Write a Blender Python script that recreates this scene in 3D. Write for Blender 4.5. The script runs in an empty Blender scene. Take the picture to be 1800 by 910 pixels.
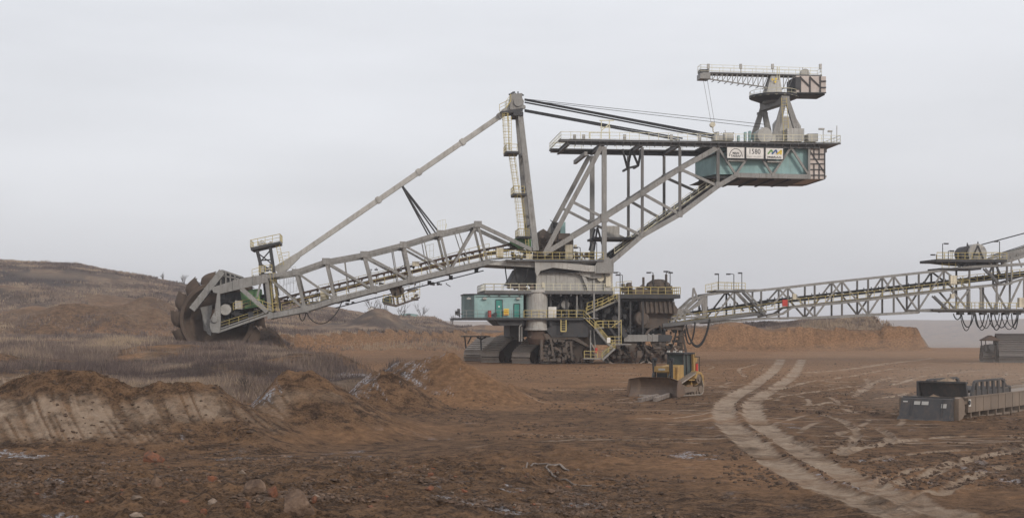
import bpy, math, random
import numpy as np
from mathutils import Vector as V, Matrix
R = math.radians
random.seed(7)
rng = np.random.default_rng(11)
scene = bpy.context.scene
col = scene.collection

# ------------------------------------------------------------------ camera
# metres; eye height 6 m above the pit floor, level camera with a vertical lens shift
F, H, HZ = 2400.0, 6.0, 575.0
cam_d = bpy.data.cameras.new('camera')
cam = bpy.data.objects.new('camera', cam_d); col.objects.link(cam)
cam.location = (0, 0, H); cam.rotation_euler = (R(90), 0, 0)
cam_d.sensor_width = 36.0; cam_d.lens = 36.0 * F / 1800.0
cam_d.shift_y = (HZ - 455.0) / 1800.0
cam_d.clip_start = 0.5; cam_d.clip_end = 30000
scene.camera = cam

# ------------------------------------------------------------------ light: thin winter overcast with a weak veiled sun
SUN_EL, SUN_AZ = R(27), R(142)          # azimuth clockwise from +Y (camera looks along +Y): behind the camera, to its right
world = bpy.data.worlds.new('World'); scene.world = world; world.use_nodes = True
nt = world.node_tree; N = nt.nodes; L = nt.links; N.clear()
wo = N.new('ShaderNodeOutputWorld'); bg1 = N.new('ShaderNodeBackground'); bg2 = N.new('ShaderNodeBackground')
mixs = N.new('ShaderNodeMixShader')
sky = N.new('ShaderNodeTexSky'); sky.sky_type = 'NISHITA'; sky.sun_disc = False
sky.sun_elevation = SUN_EL; sky.sun_rotation = SUN_AZ; sky.dust_density = 4.0; sky.air_density = 1.2
bg1.inputs['Strength'].default_value = 0.09
L.new(sky.outputs[0], bg1.inputs['Color'])
# cloud layer: pale grey veil, brighter overhead, broad soft mottling
tc = N.new('ShaderNodeTexCoord'); sp = N.new('ShaderNodeSeparateXYZ'); L.new(tc.outputs['Generated'], sp.inputs[0])
rmp = N.new('ShaderNodeValToRGB')
e = rmp.color_ramp.elements
e[0].position = 0.0; e[0].color = (0.56, 0.568, 0.60, 1)
e[1].position = 0.30; e[1].color = (0.785, 0.80, 0.84, 1)
m = e.new(0.07); m.color = (0.605, 0.612, 0.642, 1)
m = e.new(0.15); m.color = (0.70, 0.71, 0.745, 1)
L.new(sp.outputs['Z'], rmp.inputs[0])
mp = N.new('ShaderNodeMapping'); mp.inputs['Scale'].default_value = (1.2, 1.2, 6.0)
L.new(tc.outputs['Generated'], mp.inputs[0])
nz = N.new('ShaderNodeTexNoise'); nz.inputs['Scale'].default_value = 1.6; nz.inputs['Detail'].default_value = 5
nz.inputs['Roughness'].default_value = 0.5
L.new(mp.outputs[0], nz.inputs['Vector'])
mr = N.new('ShaderNodeMapRange'); mr.inputs[1].default_value = 0.3; mr.inputs[2].default_value = 0.7
mr.inputs[3].default_value = 0.885; mr.inputs[4].default_value = 1.09
L.new(nz.outputs[0], mr.inputs[0])
mul = N.new('ShaderNodeMix'); mul.data_type = 'RGBA'; mul.blend_type = 'MULTIPLY'; mul.inputs[0].default_value = 1
L.new(rmp.outputs[0], mul.inputs[6]); L.new(mr.outputs[0], mul.inputs[7])
L.new(mul.outputs[2], bg2.inputs['Color']); bg2.inputs['Strength'].default_value = 1.2
mixs.inputs[0].default_value = 0.9
L.new(bg1.outputs[0], mixs.inputs[1]); L.new(bg2.outputs[0], mixs.inputs[2]); L.new(mixs.outputs[0], wo.inputs[0])

sun_d = bpy.data.lights.new('sun', 'SUN'); sun = bpy.data.objects.new('sun', sun_d); col.objects.link(sun)
sun_d.energy = 1.8; sun_d.angle = R(10); sun_d.color = (1.0, 0.93, 0.84)
sdir = V((math.sin(SUN_AZ) * math.cos(SUN_EL), math.cos(SUN_AZ) * math.cos(SUN_EL), math.sin(SUN_EL)))
sun.rotation_euler = sdir.to_track_quat('Z', 'Y').to_euler()

scene.view_settings.view_transform = 'Standard'; scene.view_settings.look = 'None'
scene.view_settings.exposure = 0.0; scene.view_settings.gamma = 1.0
scene.view_settings.use_curve_mapping = False
scene.render.engine = 'CYCLES'
scene.cycles.use_denoising = True; scene.cycles.denoising_prefilter = 'ACCURATE'
scene.cycles.max_bounces = 6; scene.cycles.volume_bounces = 1; scene.cycles.transparent_max_bounces = 6

# ------------------------------------------------------------------ object helpers
WORIG = {}
def tag(o, label=None, cat=None, group=None, kind=None):
    if label: o['label'] = label
    if cat: o['category'] = cat
    if group: o['group'] = group
    if kind: o['kind'] = kind
    return o
def thing(name, label, cat, loc, group=None):
    o = bpy.data.objects.new(name, None); col.objects.link(o); o.location = loc
    o.empty_display_size = 0.5
    WORIG[o] = V(loc)
    return tag(o, label, cat, group)

class MB:
    """collects faces in world coordinates, links them as ONE mesh"""
    def __init__(s): s.v = []; s.f = []; s.m = []; s.mi = 0; s.isl = []
    def add(s, vs, fs):
        b = len(s.v); s.v += [tuple(p) for p in vs]; s.isl.append((b, len(s.v), len(s.f), len(s.f) + len(fs)))
        s.f += [tuple(b + i for i in f) for f in fs]; s.m += [s.mi] * len(fs)
    def obox(s, c, ax, ay, az):
        vs = [c + ax * i + ay * j + az * k for i in (-1, 1) for j in (-1, 1) for k in (-1, 1)]
        fs = [(0, 1, 3, 2), (4, 6, 7, 5), (0, 4, 5, 1), (2, 3, 7, 6), (0, 2, 6, 4), (1, 5, 7, 3)]
        if ax.cross(ay).dot(az) < 0: fs = [f[::-1] for f in fs]
        s.add(vs, fs)
    def box(s, x0, x1, y0, y1, z0, z1):
        s.obox(V(((x0 + x1) / 2, (y0 + y1) / 2, (z0 + z1) / 2)), V((abs(x1 - x0) / 2, 0, 0)), V((0, abs(y1 - y0) / 2, 0)), V((0, 0, abs(z1 - z0) / 2)))
    def beam(s, p, q, a, b, n=None, a2=None, b2=None):
        """bar of section a (along n) x b; n = roughly the side direction"""
        p = V(p); q = V(q); d = (q - p)
        if d.length < 1e-6: return
        d.normalize(); n = V(n) if n is not None else V((0, 1, 0))
        if abs(n.dot(d)) > 0.97: n = V((1, 0, 0)) if abs(d.x) < 0.9 else V((0, 0, 1))
        h = d.cross(n).normalized(); n = h.cross(d).normalized()
        a2 = a if a2 is None else a2; b2 = b if b2 is None else b2
        vs = [p + n * i * a / 2 + h * j * b / 2 for i, j in ((-1, -1), (1, -1), (1, 1), (-1, 1))] + \
             [q + n * i * a2 / 2 + h * j * b2 / 2 for i, j in ((-1, -1), (1, -1), (1, 1), (-1, 1))]
        s.add(vs, [(0, 1, 2, 3), (7, 6, 5, 4), (0, 4, 5, 1), (1, 5, 6, 2), (2, 6, 7, 3), (3, 7, 4, 0)])
    def ibeam(s, p, q, a, b, n=None, t=0.12):
        """rolled section: web of thickness t and two flanges a wide, b deep overall; n = web normal"""
        p = V(p); q = V(q); d = (q - p).normalized(); n = V(n) if n is not None else V((0, 1, 0))
        h = d.cross(n).normalized()
        s.beam(p, q, t, b - 2 * t, n)
        s.beam(p + h * (b - t) / 2, q + h * (b - t) / 2, a, t, n)
        s.beam(p - h * (b - t) / 2, q - h * (b - t) / 2, a, t, n)
    def tube(s, p, q, r, n=6, r2=None, caps=True):
        p = V(p); q = V(q); d = (q - p)
        if d.length < 1e-6: return
        d.normalize(); r2 = r if r2 is None else r2
        a = V((0, 0, 1)) if abs(d.z) < 0.9 else V((1, 0, 0))
        x = d.cross(a).normalized(); y = d.cross(x)
        vs = []
        for k in range(n):
            t = 2 * math.pi * k / n; e = x * math.cos(t) + y * math.sin(t)
            vs += [p + e * r, q + e * r2]
        fs = [(2 * k, 2 * ((k + 1) % n), 2 * ((k + 1) % n) + 1, 2 * k + 1) for k in range(n)]
        if caps:
            fs += [tuple(2 * k for k in range(n))[::-1], tuple(2 * k + 1 for k in range(n))]
        s.add(vs, fs)
    def path(s, pts, r, n=6):
        for a, b in zip(pts[:-1], pts[1:]): s.tube(a, b, r, n)
    def lathe(s, c, axis, prof, n=24, e0=None, arc=(0, 2 * math.pi)):
        """prof: [(r, t)] with t along the axis"""
        axis = V(axis).normalized(); a = V((0, 0, 1)) if abs(axis.z) < 0.9 else V((1, 0, 0))
        x = axis.cross(a).normalized(); y = axis.cross(x)
        vs = []; full = abs(arc[1] - arc[0] - 2 * math.pi) < 1e-6
        m_ = n if full else n + 1
        for k in range(m_):
            t = arc[0] + (arc[1] - arc[0]) * k / n; e = x * math.cos(t) + y * math.sin(t)
            vs += [V(c) + axis * tt + e * rr for rr, tt in prof]
        K = len(prof); fs = []
        for k in range(n):
            k2 = (k + 1) % m_
            for j in range(K - 1): fs.append((k * K + j, k2 * K + j, k2 * K + j + 1, k * K + j + 1))
        s.add(vs, fs)
    def prism(s, poly, d):
        """closed polygon (world points, planar) extruded by vector d"""
        n = len(poly); d = V(d); poly = [V(p) for p in poly]
        nrm = V((0, 0, 0))
        for i in range(n): nrm += poly[i].cross(poly[(i + 1) % n])
        vs = poly + [p + d for p in poly]
        fs = [tuple(range(n)), tuple(range(n, 2 * n))[::-1]] + [(i, i + n, (i + 1) % n + n, (i + 1) % n) for i in range(n)]
        if nrm.dot(d) > 0: fs = [f[::-1] for f in fs]
        s.add(vs, fs)
    def build(s, name, mats, parent=None, smooth=False, bevel=0, label=None, split=True):
        if not s.f: return None
        if split and len(s.isl) > 1:
            vv = np.array(s.v, dtype=float)
            lo = np.array([vv[i[0]:i[1]].min(0) for i in s.isl]); hi = np.array([vv[i[0]:i[1]].max(0) for i in s.isl])
            size = (hi - lo).max(1); K = len(s.isl)
            lab = np.arange(K)
            gap = np.maximum(0, np.maximum(lo[:, None] - hi[None], lo[None] - hi[:, None]))
            near = np.sqrt((gap ** 2).sum(2)) <= np.maximum(.02, .5 * np.maximum(size[:, None], size[None]))
            while True:
                new = np.array([lab[near[i]].min() for i in range(K)])
                if (new == lab).all(): break
                lab = new
            ids, cnt = np.unique(lab, return_counts=True)
            if len(ids) > 1:
                vol = {k: sum(float(np.prod(hi[i] - lo[i] + .05)) for i in range(K) if lab[i] == k) for k in ids}
                first = None
                for k in sorted(ids, key=lambda q: -vol[q]):
                    sub = MB()
                    for i in range(K):
                        if lab[i] == k:
                            v0, v1, f0, f1 = s.isl[i]; sub.mi = s.m[f0]
                            sub.add(s.v[v0:v1], [tuple(j - v0 for j in f) for f in s.f[f0:f1]])
                    o = sub.build(name, mats, parent, smooth, bevel, label, split=False)
                    first = first or o
                return first
        if not isinstance(mats, (list, tuple)): mats = [mats]
        vs = np.array([tuple(p) for p in s.v], dtype=float)
        c = (vs.min(0) + vs.max(0)) / 2
        po = V((0, 0, 0))
        if parent is not None: po = WORIG[parent]
        me = bpy.data.meshes.new(name)
        me.from_pydata((vs - c).tolist(), [], s.f); 
        for m_ in mats: me.materials.append(m_)
        if len(mats) > 1: me.polygons.foreach_set('material_index', s.m)
        if smooth: me.polygons.foreach_set('use_smooth', [True] * len(me.polygons))
        me.update()
        o = bpy.data.objects.new(name, me); col.objects.link(o)
        if parent is not None: o.parent = parent
        o.location = V(c) - po; WORIG[o] = V(c)
        if bevel:
            b = o.modifiers.new('bevel', 'BEVEL'); b.width = bevel; b.segments = 2; b.limit_method = 'ANGLE'
        if label: o['label'] = label
        return o

# ------------------------------------------------------------------ materials
def pbsdf(name):
    m = bpy.data.materials.new(name); m.use_nodes = True
    n = m.node_tree.nodes; b = n['Principled BSDF']
    return m, n, m.node_tree.links, b
def mixc(n, l, fac, a, b, blend='MIX'):
    x = n.new('ShaderNodeMix'); x.data_type = 'RGBA'; x.blend_type = blend
    if isinstance(fac, (int, float)): x.inputs[0].default_value = fac
    else: l.new(fac, x.inputs[0])
    for i, s in ((6, a), (7, b)):
        if isinstance(s, tuple): x.inputs[i].default_value = (*s, 1) if len(s) == 3 else s
        else: l.new(s, x.inputs[i])
    return x.outputs[2]
def noise(n, l, vec, scale, detail=4, rough=0.55, dist=0.0):
    t = n.new('ShaderNodeTexNoise'); t.inputs['Scale'].default_value = scale; t.inputs['Detail'].default_value = detail
    t.inputs['Roughness'].default_value = rough; t.inputs['Distortion'].default_value = dist
    if vec is not None: l.new(vec, t.inputs['Vector'])
    return t.outputs[0]
def mrange(n, l, v, a, b, c=0.0, d=1.0):
    t = n.new('ShaderNodeMapRange'); l.new(v, t.inputs[0])
    for i, k in enumerate((a, b, c, d)): t.inputs[i + 1].default_value = k
    return t.outputs[0]
def steel(name, base, dirt=(0.10, 0.075, 0.055), amt=0.5, streak=0.5, rough=0.6, scale=1.0, metallic=0.0):
    """weathered painted steel: mottling, downward run-off streaks, dirt and rust patches"""
    m, n, l, b = pbsdf(name)
    g = n.new('ShaderNodeNewGeometry')
    mpn = n.new('ShaderNodeMapping'); mpn.inputs['Scale'].default_value = (2.2 * scale, 2.2 * scale, 0.22 * scale)
    l.new(g.outputs['Position'], mpn.inputs[0])
    st = noise(n, l, mpn.outputs[0], 1.2, 5, 0.65)
    bl = noise(n, l, g.outputs['Position'], 0.45 * scale, 5, 0.6)
    fi = noise(n, l, g.outputs['Position'], 5.0 * scale, 4, 0.6)
    c = mixc(n, l, mrange(n, l, bl, 0.3, 0.7), tuple(x * 0.72 for x in base), tuple(min(1, x * 1.15) for x in base))
    rp = noise(n, l, g.outputs['Position'], 1.7 * scale, 6, 0.7)
    c = mixc(n, l, mrange(n, l, rp, 0.62, 0.70, 0, 0.6 * amt), c, (0.13, 0.075, 0.05))
    c = mixc(n, l, mrange(n, l, st, 0.5, 0.74, 0, streak), c, dirt)
    mm = n.new('ShaderNodeMath'); mm.operation = 'MULTIPLY'
    l.new(mrange(n, l, fi, 0.48, 0.66), mm.inputs[0]); l.new(mrange(n, l, bl, 0.42, 0.68, 0, amt), mm.inputs[1])
    c = mixc(n, l, mm.outputs[0], c, dirt)
    l.new(c, b.inputs['Base Color']); b.inputs['Roughness'].default_value = rough; b.inputs['Metallic'].default_value = metallic
    b.inputs['Specular IOR Level'].default_value = 0.3
    return m
M = {}
M['grey'] = steel('weathered_grey_paint', (0.25, 0.242, 0.23), dirt=(0.085, 0.065, 0.052), amt=0.8, streak=0.6)
M['grey_light'] = steel('pale_grey_paint', (0.40, 0.385, 0.36), dirt=(0.14, 0.11, 0.085), amt=0.7, streak=0.6)
M['grey_dark'] = steel('dark_grey_paint', (0.042, 0.043, 0.047), dirt=(0.07, 0.052, 0.04), amt=0.6)  # dark paint, with the shade of occluded undersides also put into its base
M['deck'] = steel('deck_grating', (0.12, 0.12, 0.122), amt=0.5)
M['yellow'] = steel('yellow_rail_paint', (0.46, 0.37, 0.14), dirt=(0.3, 0.25, 0.16), amt=0.6, streak=0.6)
M['cream_rail'] = steel('cream_rail_paint', (0.62, 0.58, 0.42), dirt=(0.3, 0.27, 0.2), amt=0.5)
M['teal'] = steel('turquoise_panel', (0.26, 0.40, 0.395), dirt=(0.24, 0.31, 0.29), amt=0.5, streak=0.5)
M['teal_shade'] = steel('shaded_turquoise', (0.14, 0.19, 0.19), amt=0.5)
M['teal_door'] = steel('green_door_paint', (0.05, 0.235, 0.20), dirt=(0.05, 0.14, 0.12), amt=0.3)
M['green'] = steel('green_machine_paint', (0.13, 0.27, 0.12), amt=0.6)
M['cream'] = steel('cream_cabinet_paint', (0.60, 0.54, 0.42), amt=0.5, streak=0.5)
M['black'] = steel('black_rubber', (0.022, 0.022, 0.024), dirt=(0.06, 0.05, 0.04), amt=0.6, streak=0.6, rough=0.75)
M['rope'] = steel('dark_steel_rope', (0.035, 0.036, 0.04), dirt=(0.08, 0.08, 0.08), amt=0.2, streak=0.1)
M['mudsteel'] = steel('mud_caked_steel', (0.10, 0.084, 0.073), dirt=(0.135, 0.085, 0.055), amt=1.0, streak=0.7, rough=0.85)
M['track'] = steel('worn_track_steel', (0.36, 0.315, 0.275), dirt=(0.25, 0.175, 0.125), amt=0.8, streak=0.4, rough=0.6, scale=1.4)
M['track_dark'] = steel('dark_track_steel', (0.12, 0.105, 0.098), dirt=(0.085, 0.062, 0.05), amt=0.8, streak=0.5)
M['rust'] = steel('rusted_dirty_steel', (0.09, 0.058, 0.043), dirt=(0.05, 0.04, 0.034), amt=0.8, rough=0.85)
M['mud'] = steel('mud_coated_wheel', (0.088, 0.062, 0.047), dirt=(0.12, 0.088, 0.068), amt=0.8, rough=0.85)
M['red'] = steel('red_paint', (0.45, 0.05, 0.04), dirt=(0.25, 0.05, 0.04), amt=0.3)
M['white'] = steel('white_sign_paint', (0.74, 0.71, 0.67), dirt=(0.5, 0.46, 0.41), amt=0.25, streak=0.2)
M['plate'] = steel('counterweight_plate', (0.52, 0.45, 0.41), dirt=(0.3, 0.25, 0.22), amt=0.4)
M['ink'] = steel('sign_black', (0.05, 0.05, 0.055), amt=0.0, streak=0.0)
M['sgreen'] = steel('sign_green', (0.14, 0.30, 0.08), amt=0, streak=0)
M['sblue'] = steel('sign_blue', (0.05, 0.10, 0.28), amt=0, streak=0)
M['syellow'] = steel('sign_yellow', (0.72, 0.52, 0.05), amt=0, streak=0)
M['faded'] = steel('sign_faded_grey', (0.40, 0.385, 0.36), amt=0, streak=0)
M['dozer'] = steel('yellow_machine_paint', (0.37, 0.235, 0.085), dirt=(0.15, 0.10, 0.068), amt=1.0, streak=0.85, scale=2.0)
M['grey_mid'] = steel('mid_grey_steel', (0.13, 0.125, 0.122), amt=0.6)  # posts: a step darker than the grey of chords and diagonals
M['glass'] = steel('dark_window_glass', (0.06, 0.075, 0.075), dirt=(0.11, 0.115, 0.105), amt=0.4, rough=0.12)
M['blade'] = steel('worn_blade_steel', (0.12, 0.085, 0.066), dirt=(0.20, 0.125, 0.075), amt=0.9, streak=0.3, rough=0.42, scale=0.9)
M['bin'] = steel('slate_blue_steel', (0.058, 0.056, 0.058), dirt=(0.12, 0.09, 0.07), amt=0.7, streak=0.6)
M['dusty'] = steel('dust_coated_steel', (0.175, 0.135, 0.105), dirt=(0.20, 0.145, 0.105), amt=0.8)

# ------------------------------------------------------------------ terrain
def _hash(ix, iy, seed):
    h = (ix.astype(np.int64) * 374761393 + iy.astype(np.int64) * 668265263 + seed * 974634777) & 0x7fffffff
    h = ((h ^ (h >> 13)) * 1274126177) & 0x7fffffff
    h = h ^ (h >> 16)
    return (h & 0xffff) / 65535.0
def vnoise(x, y, seed=0):
    ix = np.floor(x); iy = np.floor(y); fx = x - ix; fy = y - iy
    fx = fx * fx * fx * (fx * (fx * 6 - 15) + 10); fy = fy * fy * fy * (fy * (fy * 6 - 15) + 10)
    a = _hash(ix, iy, seed); b = _hash(ix + 1, iy, seed); c = _hash(ix, iy + 1, seed); d = _hash(ix + 1, iy + 1, seed)
    return (a + (b - a) * fx) * (1 - fy) + (c + (d - c) * fx) * fy
def fbm(x, y, oct=4, seed=0, gain=0.5):
    s = 0; amp = 1; tot = 0
    for o in range(oct):
        s = s + amp * (vnoise(x, y, seed + o * 17) - 0.5); tot += amp; amp *= gain
        x, y = (x * 0.8 - y * 0.6) * 2.03 + 13.1, (x * 0.6 + y * 0.8) * 2.03 + 7.7
    return s / tot * 2
def ridged(x, y, oct=4, seed=0):
    s = 0; amp = 1; tot = 0
    for o in range(oct):
        s = s + amp * (1 - np.abs(2 * vnoise(x, y, seed + o * 17) - 1)); tot += amp; amp *= 0.5
        x, y = (x * 0.8 - y * 0.6) * 2.03 + 3.1, (x * 0.6 + y * 0.8) * 2.03 + 9.7
    return s / tot
def sst(a, b, x):
    t = np.clip((x - a) / (b - a), 0, 1); return t * t * (3 - 2 * t)
def seg_dist(x, y, P):
    """distance to polyline, and interpolated third value"""
    best = np.full(x.shape, 1e9); val = np.zeros(x.shape)
    for p, q in zip(P[:-1], P[1:]):
        dx, dy = q[0] - p[0], q[1] - p[1]; LL = dx * dx + dy * dy + 1e-9
        t = np.clip(((x - p[0]) * dx + (y - p[1]) * dy) / LL, 0, 1)
        d = np.hypot(x - p[0] - t * dx, y - p[1] - t * dy); m_ = d < best
        best = np.where(m_, d, best)
        if len(p) > 2: val = np.where(m_, p[2] + t * (q[2] - p[2]), val)
    return best, val
def poly_sd(x, y, P):
    """signed distance to polygon, positive inside"""
    d, _ = seg_dist(x, y, P + [P[0]])
    ins = np.zeros(x.shape, bool); n = len(P)
    for i in range(n):
        x0, y0 = P[i]; x1, y1 = P[(i + 1) % n]
        c = ((y0 > y) != (y1 > y)) & (x < (x1 - x0) * (y - y0) / (y1 - y0 + 1e-12) + x0)
        ins ^= c
    return np.where(ins, d, -d)
def G(px, py, z=0.0):
    Y = (H - z) * F / (py - HZ); return ((px - 900) / F * Y, Y)
def smax(a, b, k):
    h = np.clip(0.5 + 0.5 * (a - b) / k, 0, 1); return b * (1 - h) + a * h + k * h * (1 - h)
def catmull(P, n=10):
    P = [P[0]] + list(P) + [P[-1]]; out = []
    for i in range(1, len(P) - 2):
        p0, p1, p2, p3 = (np.array(P[i + k], float) for k in (-1, 0, 1, 2))
        for k in range(n):
            t = k / n
            out.append(tuple(0.5 * ((2 * p1) + (-p0 + p2) * t + (2 * p0 - 5 * p1 + 4 * p2 - p3) * t * t + (-p0 + 3 * p1 - 3 * p2 + p3) * t ** 3)))
    out.append(tuple(P[-2])); return out

PLAT = [(-900, 76), (-40, 77), (-26, 80), (-20, 86), (-15, 94), (-11, 102), (-7, 109), (-3, 112), (-9, 124), (-16, 150), (-28, 190), (-36, 232), (-46, 300), (-60, 700), (-900, 700)]
BENCH = [(-60, 296), (-40, 306), (-8, 322), (30, 333), (62, 340), (85, 343), (104, 345), (107, 352), (108, 372), (100, 430), (60, 470), (-60, 480)]
MOUNDS = [   # crest polylines (x, y, z), reach of the slope, concavity
    ([(-27.3, 73.5, 2.3), (-25.7, 71.2, 3.6), (-23.7, 70.3, 4.0), (-21.6, 70.4, 3.8), (-20.2, 70.4, 3.1)], 7.8, 1.5),
    ([(-19.6, 70.3, 3.0), (-17.4, 70.3, 3.3), (-15.7, 71, 3.2)], 7.8, 1.5),
    ([(-15.7, 71, 3.0), (-13.4, 67.4, 1.4), (-11.2, 64.2, .3)], 4.0, 1.3),
    ([(-13.1, 80, 2.9), (-12.5, 77.2, 3.8), (-11.3, 77.2, 3.65)], 8.4, 1.55),
    ([(-11.2, 77.2, 3.4), (-9.4, 80, 2.1), (-8.2, 84.5, 1.0), (-7.4, 88, .4)], 5.2, 1.3),
    ([(-9.8, 112, 2.9), (-7.4, 109, 3.6), (-4.9, 108, 4.1), (-3.6, 107, 3.3)], 7.0, 1.25),
    ([(-4.6, 108, 3.2), (-0.2, 115, 1.2), (2.0, 122, 0.5)], 4.6, 1.2),
    ([(-11.2, 100, 2.1), (-9.4, 98, 3.1), (-8.2, 98, 2.6)], 4.8, 1.3),
]
RUTS = [
    ([(1372, 632), (1366, 645), (1340, 668), (1291, 697), (1272, 722), (1290, 757), (1342, 800), (1425, 851), (1500, 884), (1580, 915), (1700, 970)], 0.84),
    ([(1410, 632), (1402, 648), (1386, 668), (1338, 697), (1322, 722), (1350, 757), (1410, 796), (1500, 846), (1575, 880), (1660, 912), (1800, 960)], 0.78),
    ([(1395, 655), (1470, 652), (1560, 640), (1640, 630)], 0.7),
    ([(1460, 770), (1530, 752), (1558, 764), (1562, 778), (1520, 788), (1480, 802)], 0.3),
    ([(1440, 728), (1480, 740), (1506, 762), (1500, 778), (1470, 800)], 0.28),
    ([(1580, 858), (1640, 832), (1700, 812), (1760, 800), (1830, 788)], 0.35),
    ([(1650, 878), (1690, 850), (1720, 838), (1770, 822), (1830, 812)], 0.38),
    ([(960, 686), (1050, 687), (1110, 684), (1180, 684), (1250, 680), (1320, 676)], 0.55),
    ([(1500, 690), (1560, 668), (1600, 665), (1700, 655)], 0.3),
    ([(1420, 715), (1500, 705), (1560, 700), (1600, 690)], 0.35),
    ([(1330, 640), (1300, 650), (1310, 662)], 0.3),
    ([(1395, 780), (1450, 792), (1520, 790), (1600, 776), (1700, 768), (1820, 770)], 0.3),
    ([(1440, 815), (1520, 812), (1600, 800), (1700, 792), (1820, 790)], 0.3),
    ([(1345, 705), (1420, 690), (1500, 680), (1580, 676), (1640, 660), (1740, 650)], 0.34),
    ([(1350, 690), (1420, 674), (1490, 664), (1560, 650), (1640, 645)], 0.34),
    ([(1540, 860), (1580, 836), (1640, 822), (1720, 806), (1830, 778)], 0.3),
    ([(1500, 700), (1512, 690), (1530, 680), (1520, 668)], 0.3),
    ([(1560, 905), (1600, 880), (1660, 868), (1760, 862), (1840, 866)], 0.28),
    ([(640, 682), (700, 680), (740, 684)], 0.4),
]
RUTW = [([G(*p) for p in P], w) for P, w in RUTS]
RUTW = [(catmull(P, 8), w) for P, w in RUTW]

def hill_crest(a):
    px = 900 + a * F
    xs = [-2500, -1200, -600, 0, 130, 250, 330, 450, 560, 640, 700, 760, 850, 1000, 1150, 1300, 3000]
    ys = [430, 440, 450, 463, 470, 488, 503, 524, 538, 550, 556, 561, 566, 572, 574, 578, 580]
    y = np.interp(px, xs, ys)
    return 6 + (575 - y) / F * 660.0

def floor_h(x, y):
    d = np.hypot(x, y)
    near = sst(260, 120, d)
    h = 0.22 * fbm(x / 22, y / 22, 3, 1) * (0.5 + 0.5 * near)
    h = h + 0.10 * fbm(x / 4.0, y / 4.0, 3, 5) + 0.055 * fbm(x / 0.9, y / 0.9, 3, 9) * near
    # foreground churned clay: clods and low spoil windrows
    scr = np.exp(-(((x + 7.5) / 6.5) ** 2 + ((y - 71) / 9) ** 2) ** 2)
    h = h - scr * (.35 + .06 * fbm(x / .7, y / .7, 3, 25))
    churn = sst(0.42, 0.62, vnoise(x / 9, y / 9, 77)) * near * (1 - scr)
    fg = sst(74, 55, y) * sst(8, -4, x) + 0.55 * sst(75, 55, y) * sst(16, 8, x)
    h = h + 0.09 * (ridged(x / 0.7, y / 1.0, 4, 25) - 0.5) * near * (.4 + sst(-.1, .4, fbm(x / 6, y / 6, 3, 27))) + (0.13 + 0.2 * fg) * churn * (ridged(x / 1.3, y / 1.3, 4, 21) - 0.45)
    h = h + 0.16 * fg * (ridged(x / 0.55, y / 0.55, 3, 31) - 0.5)
    # scraped lines left by tracks
    return h

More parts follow.
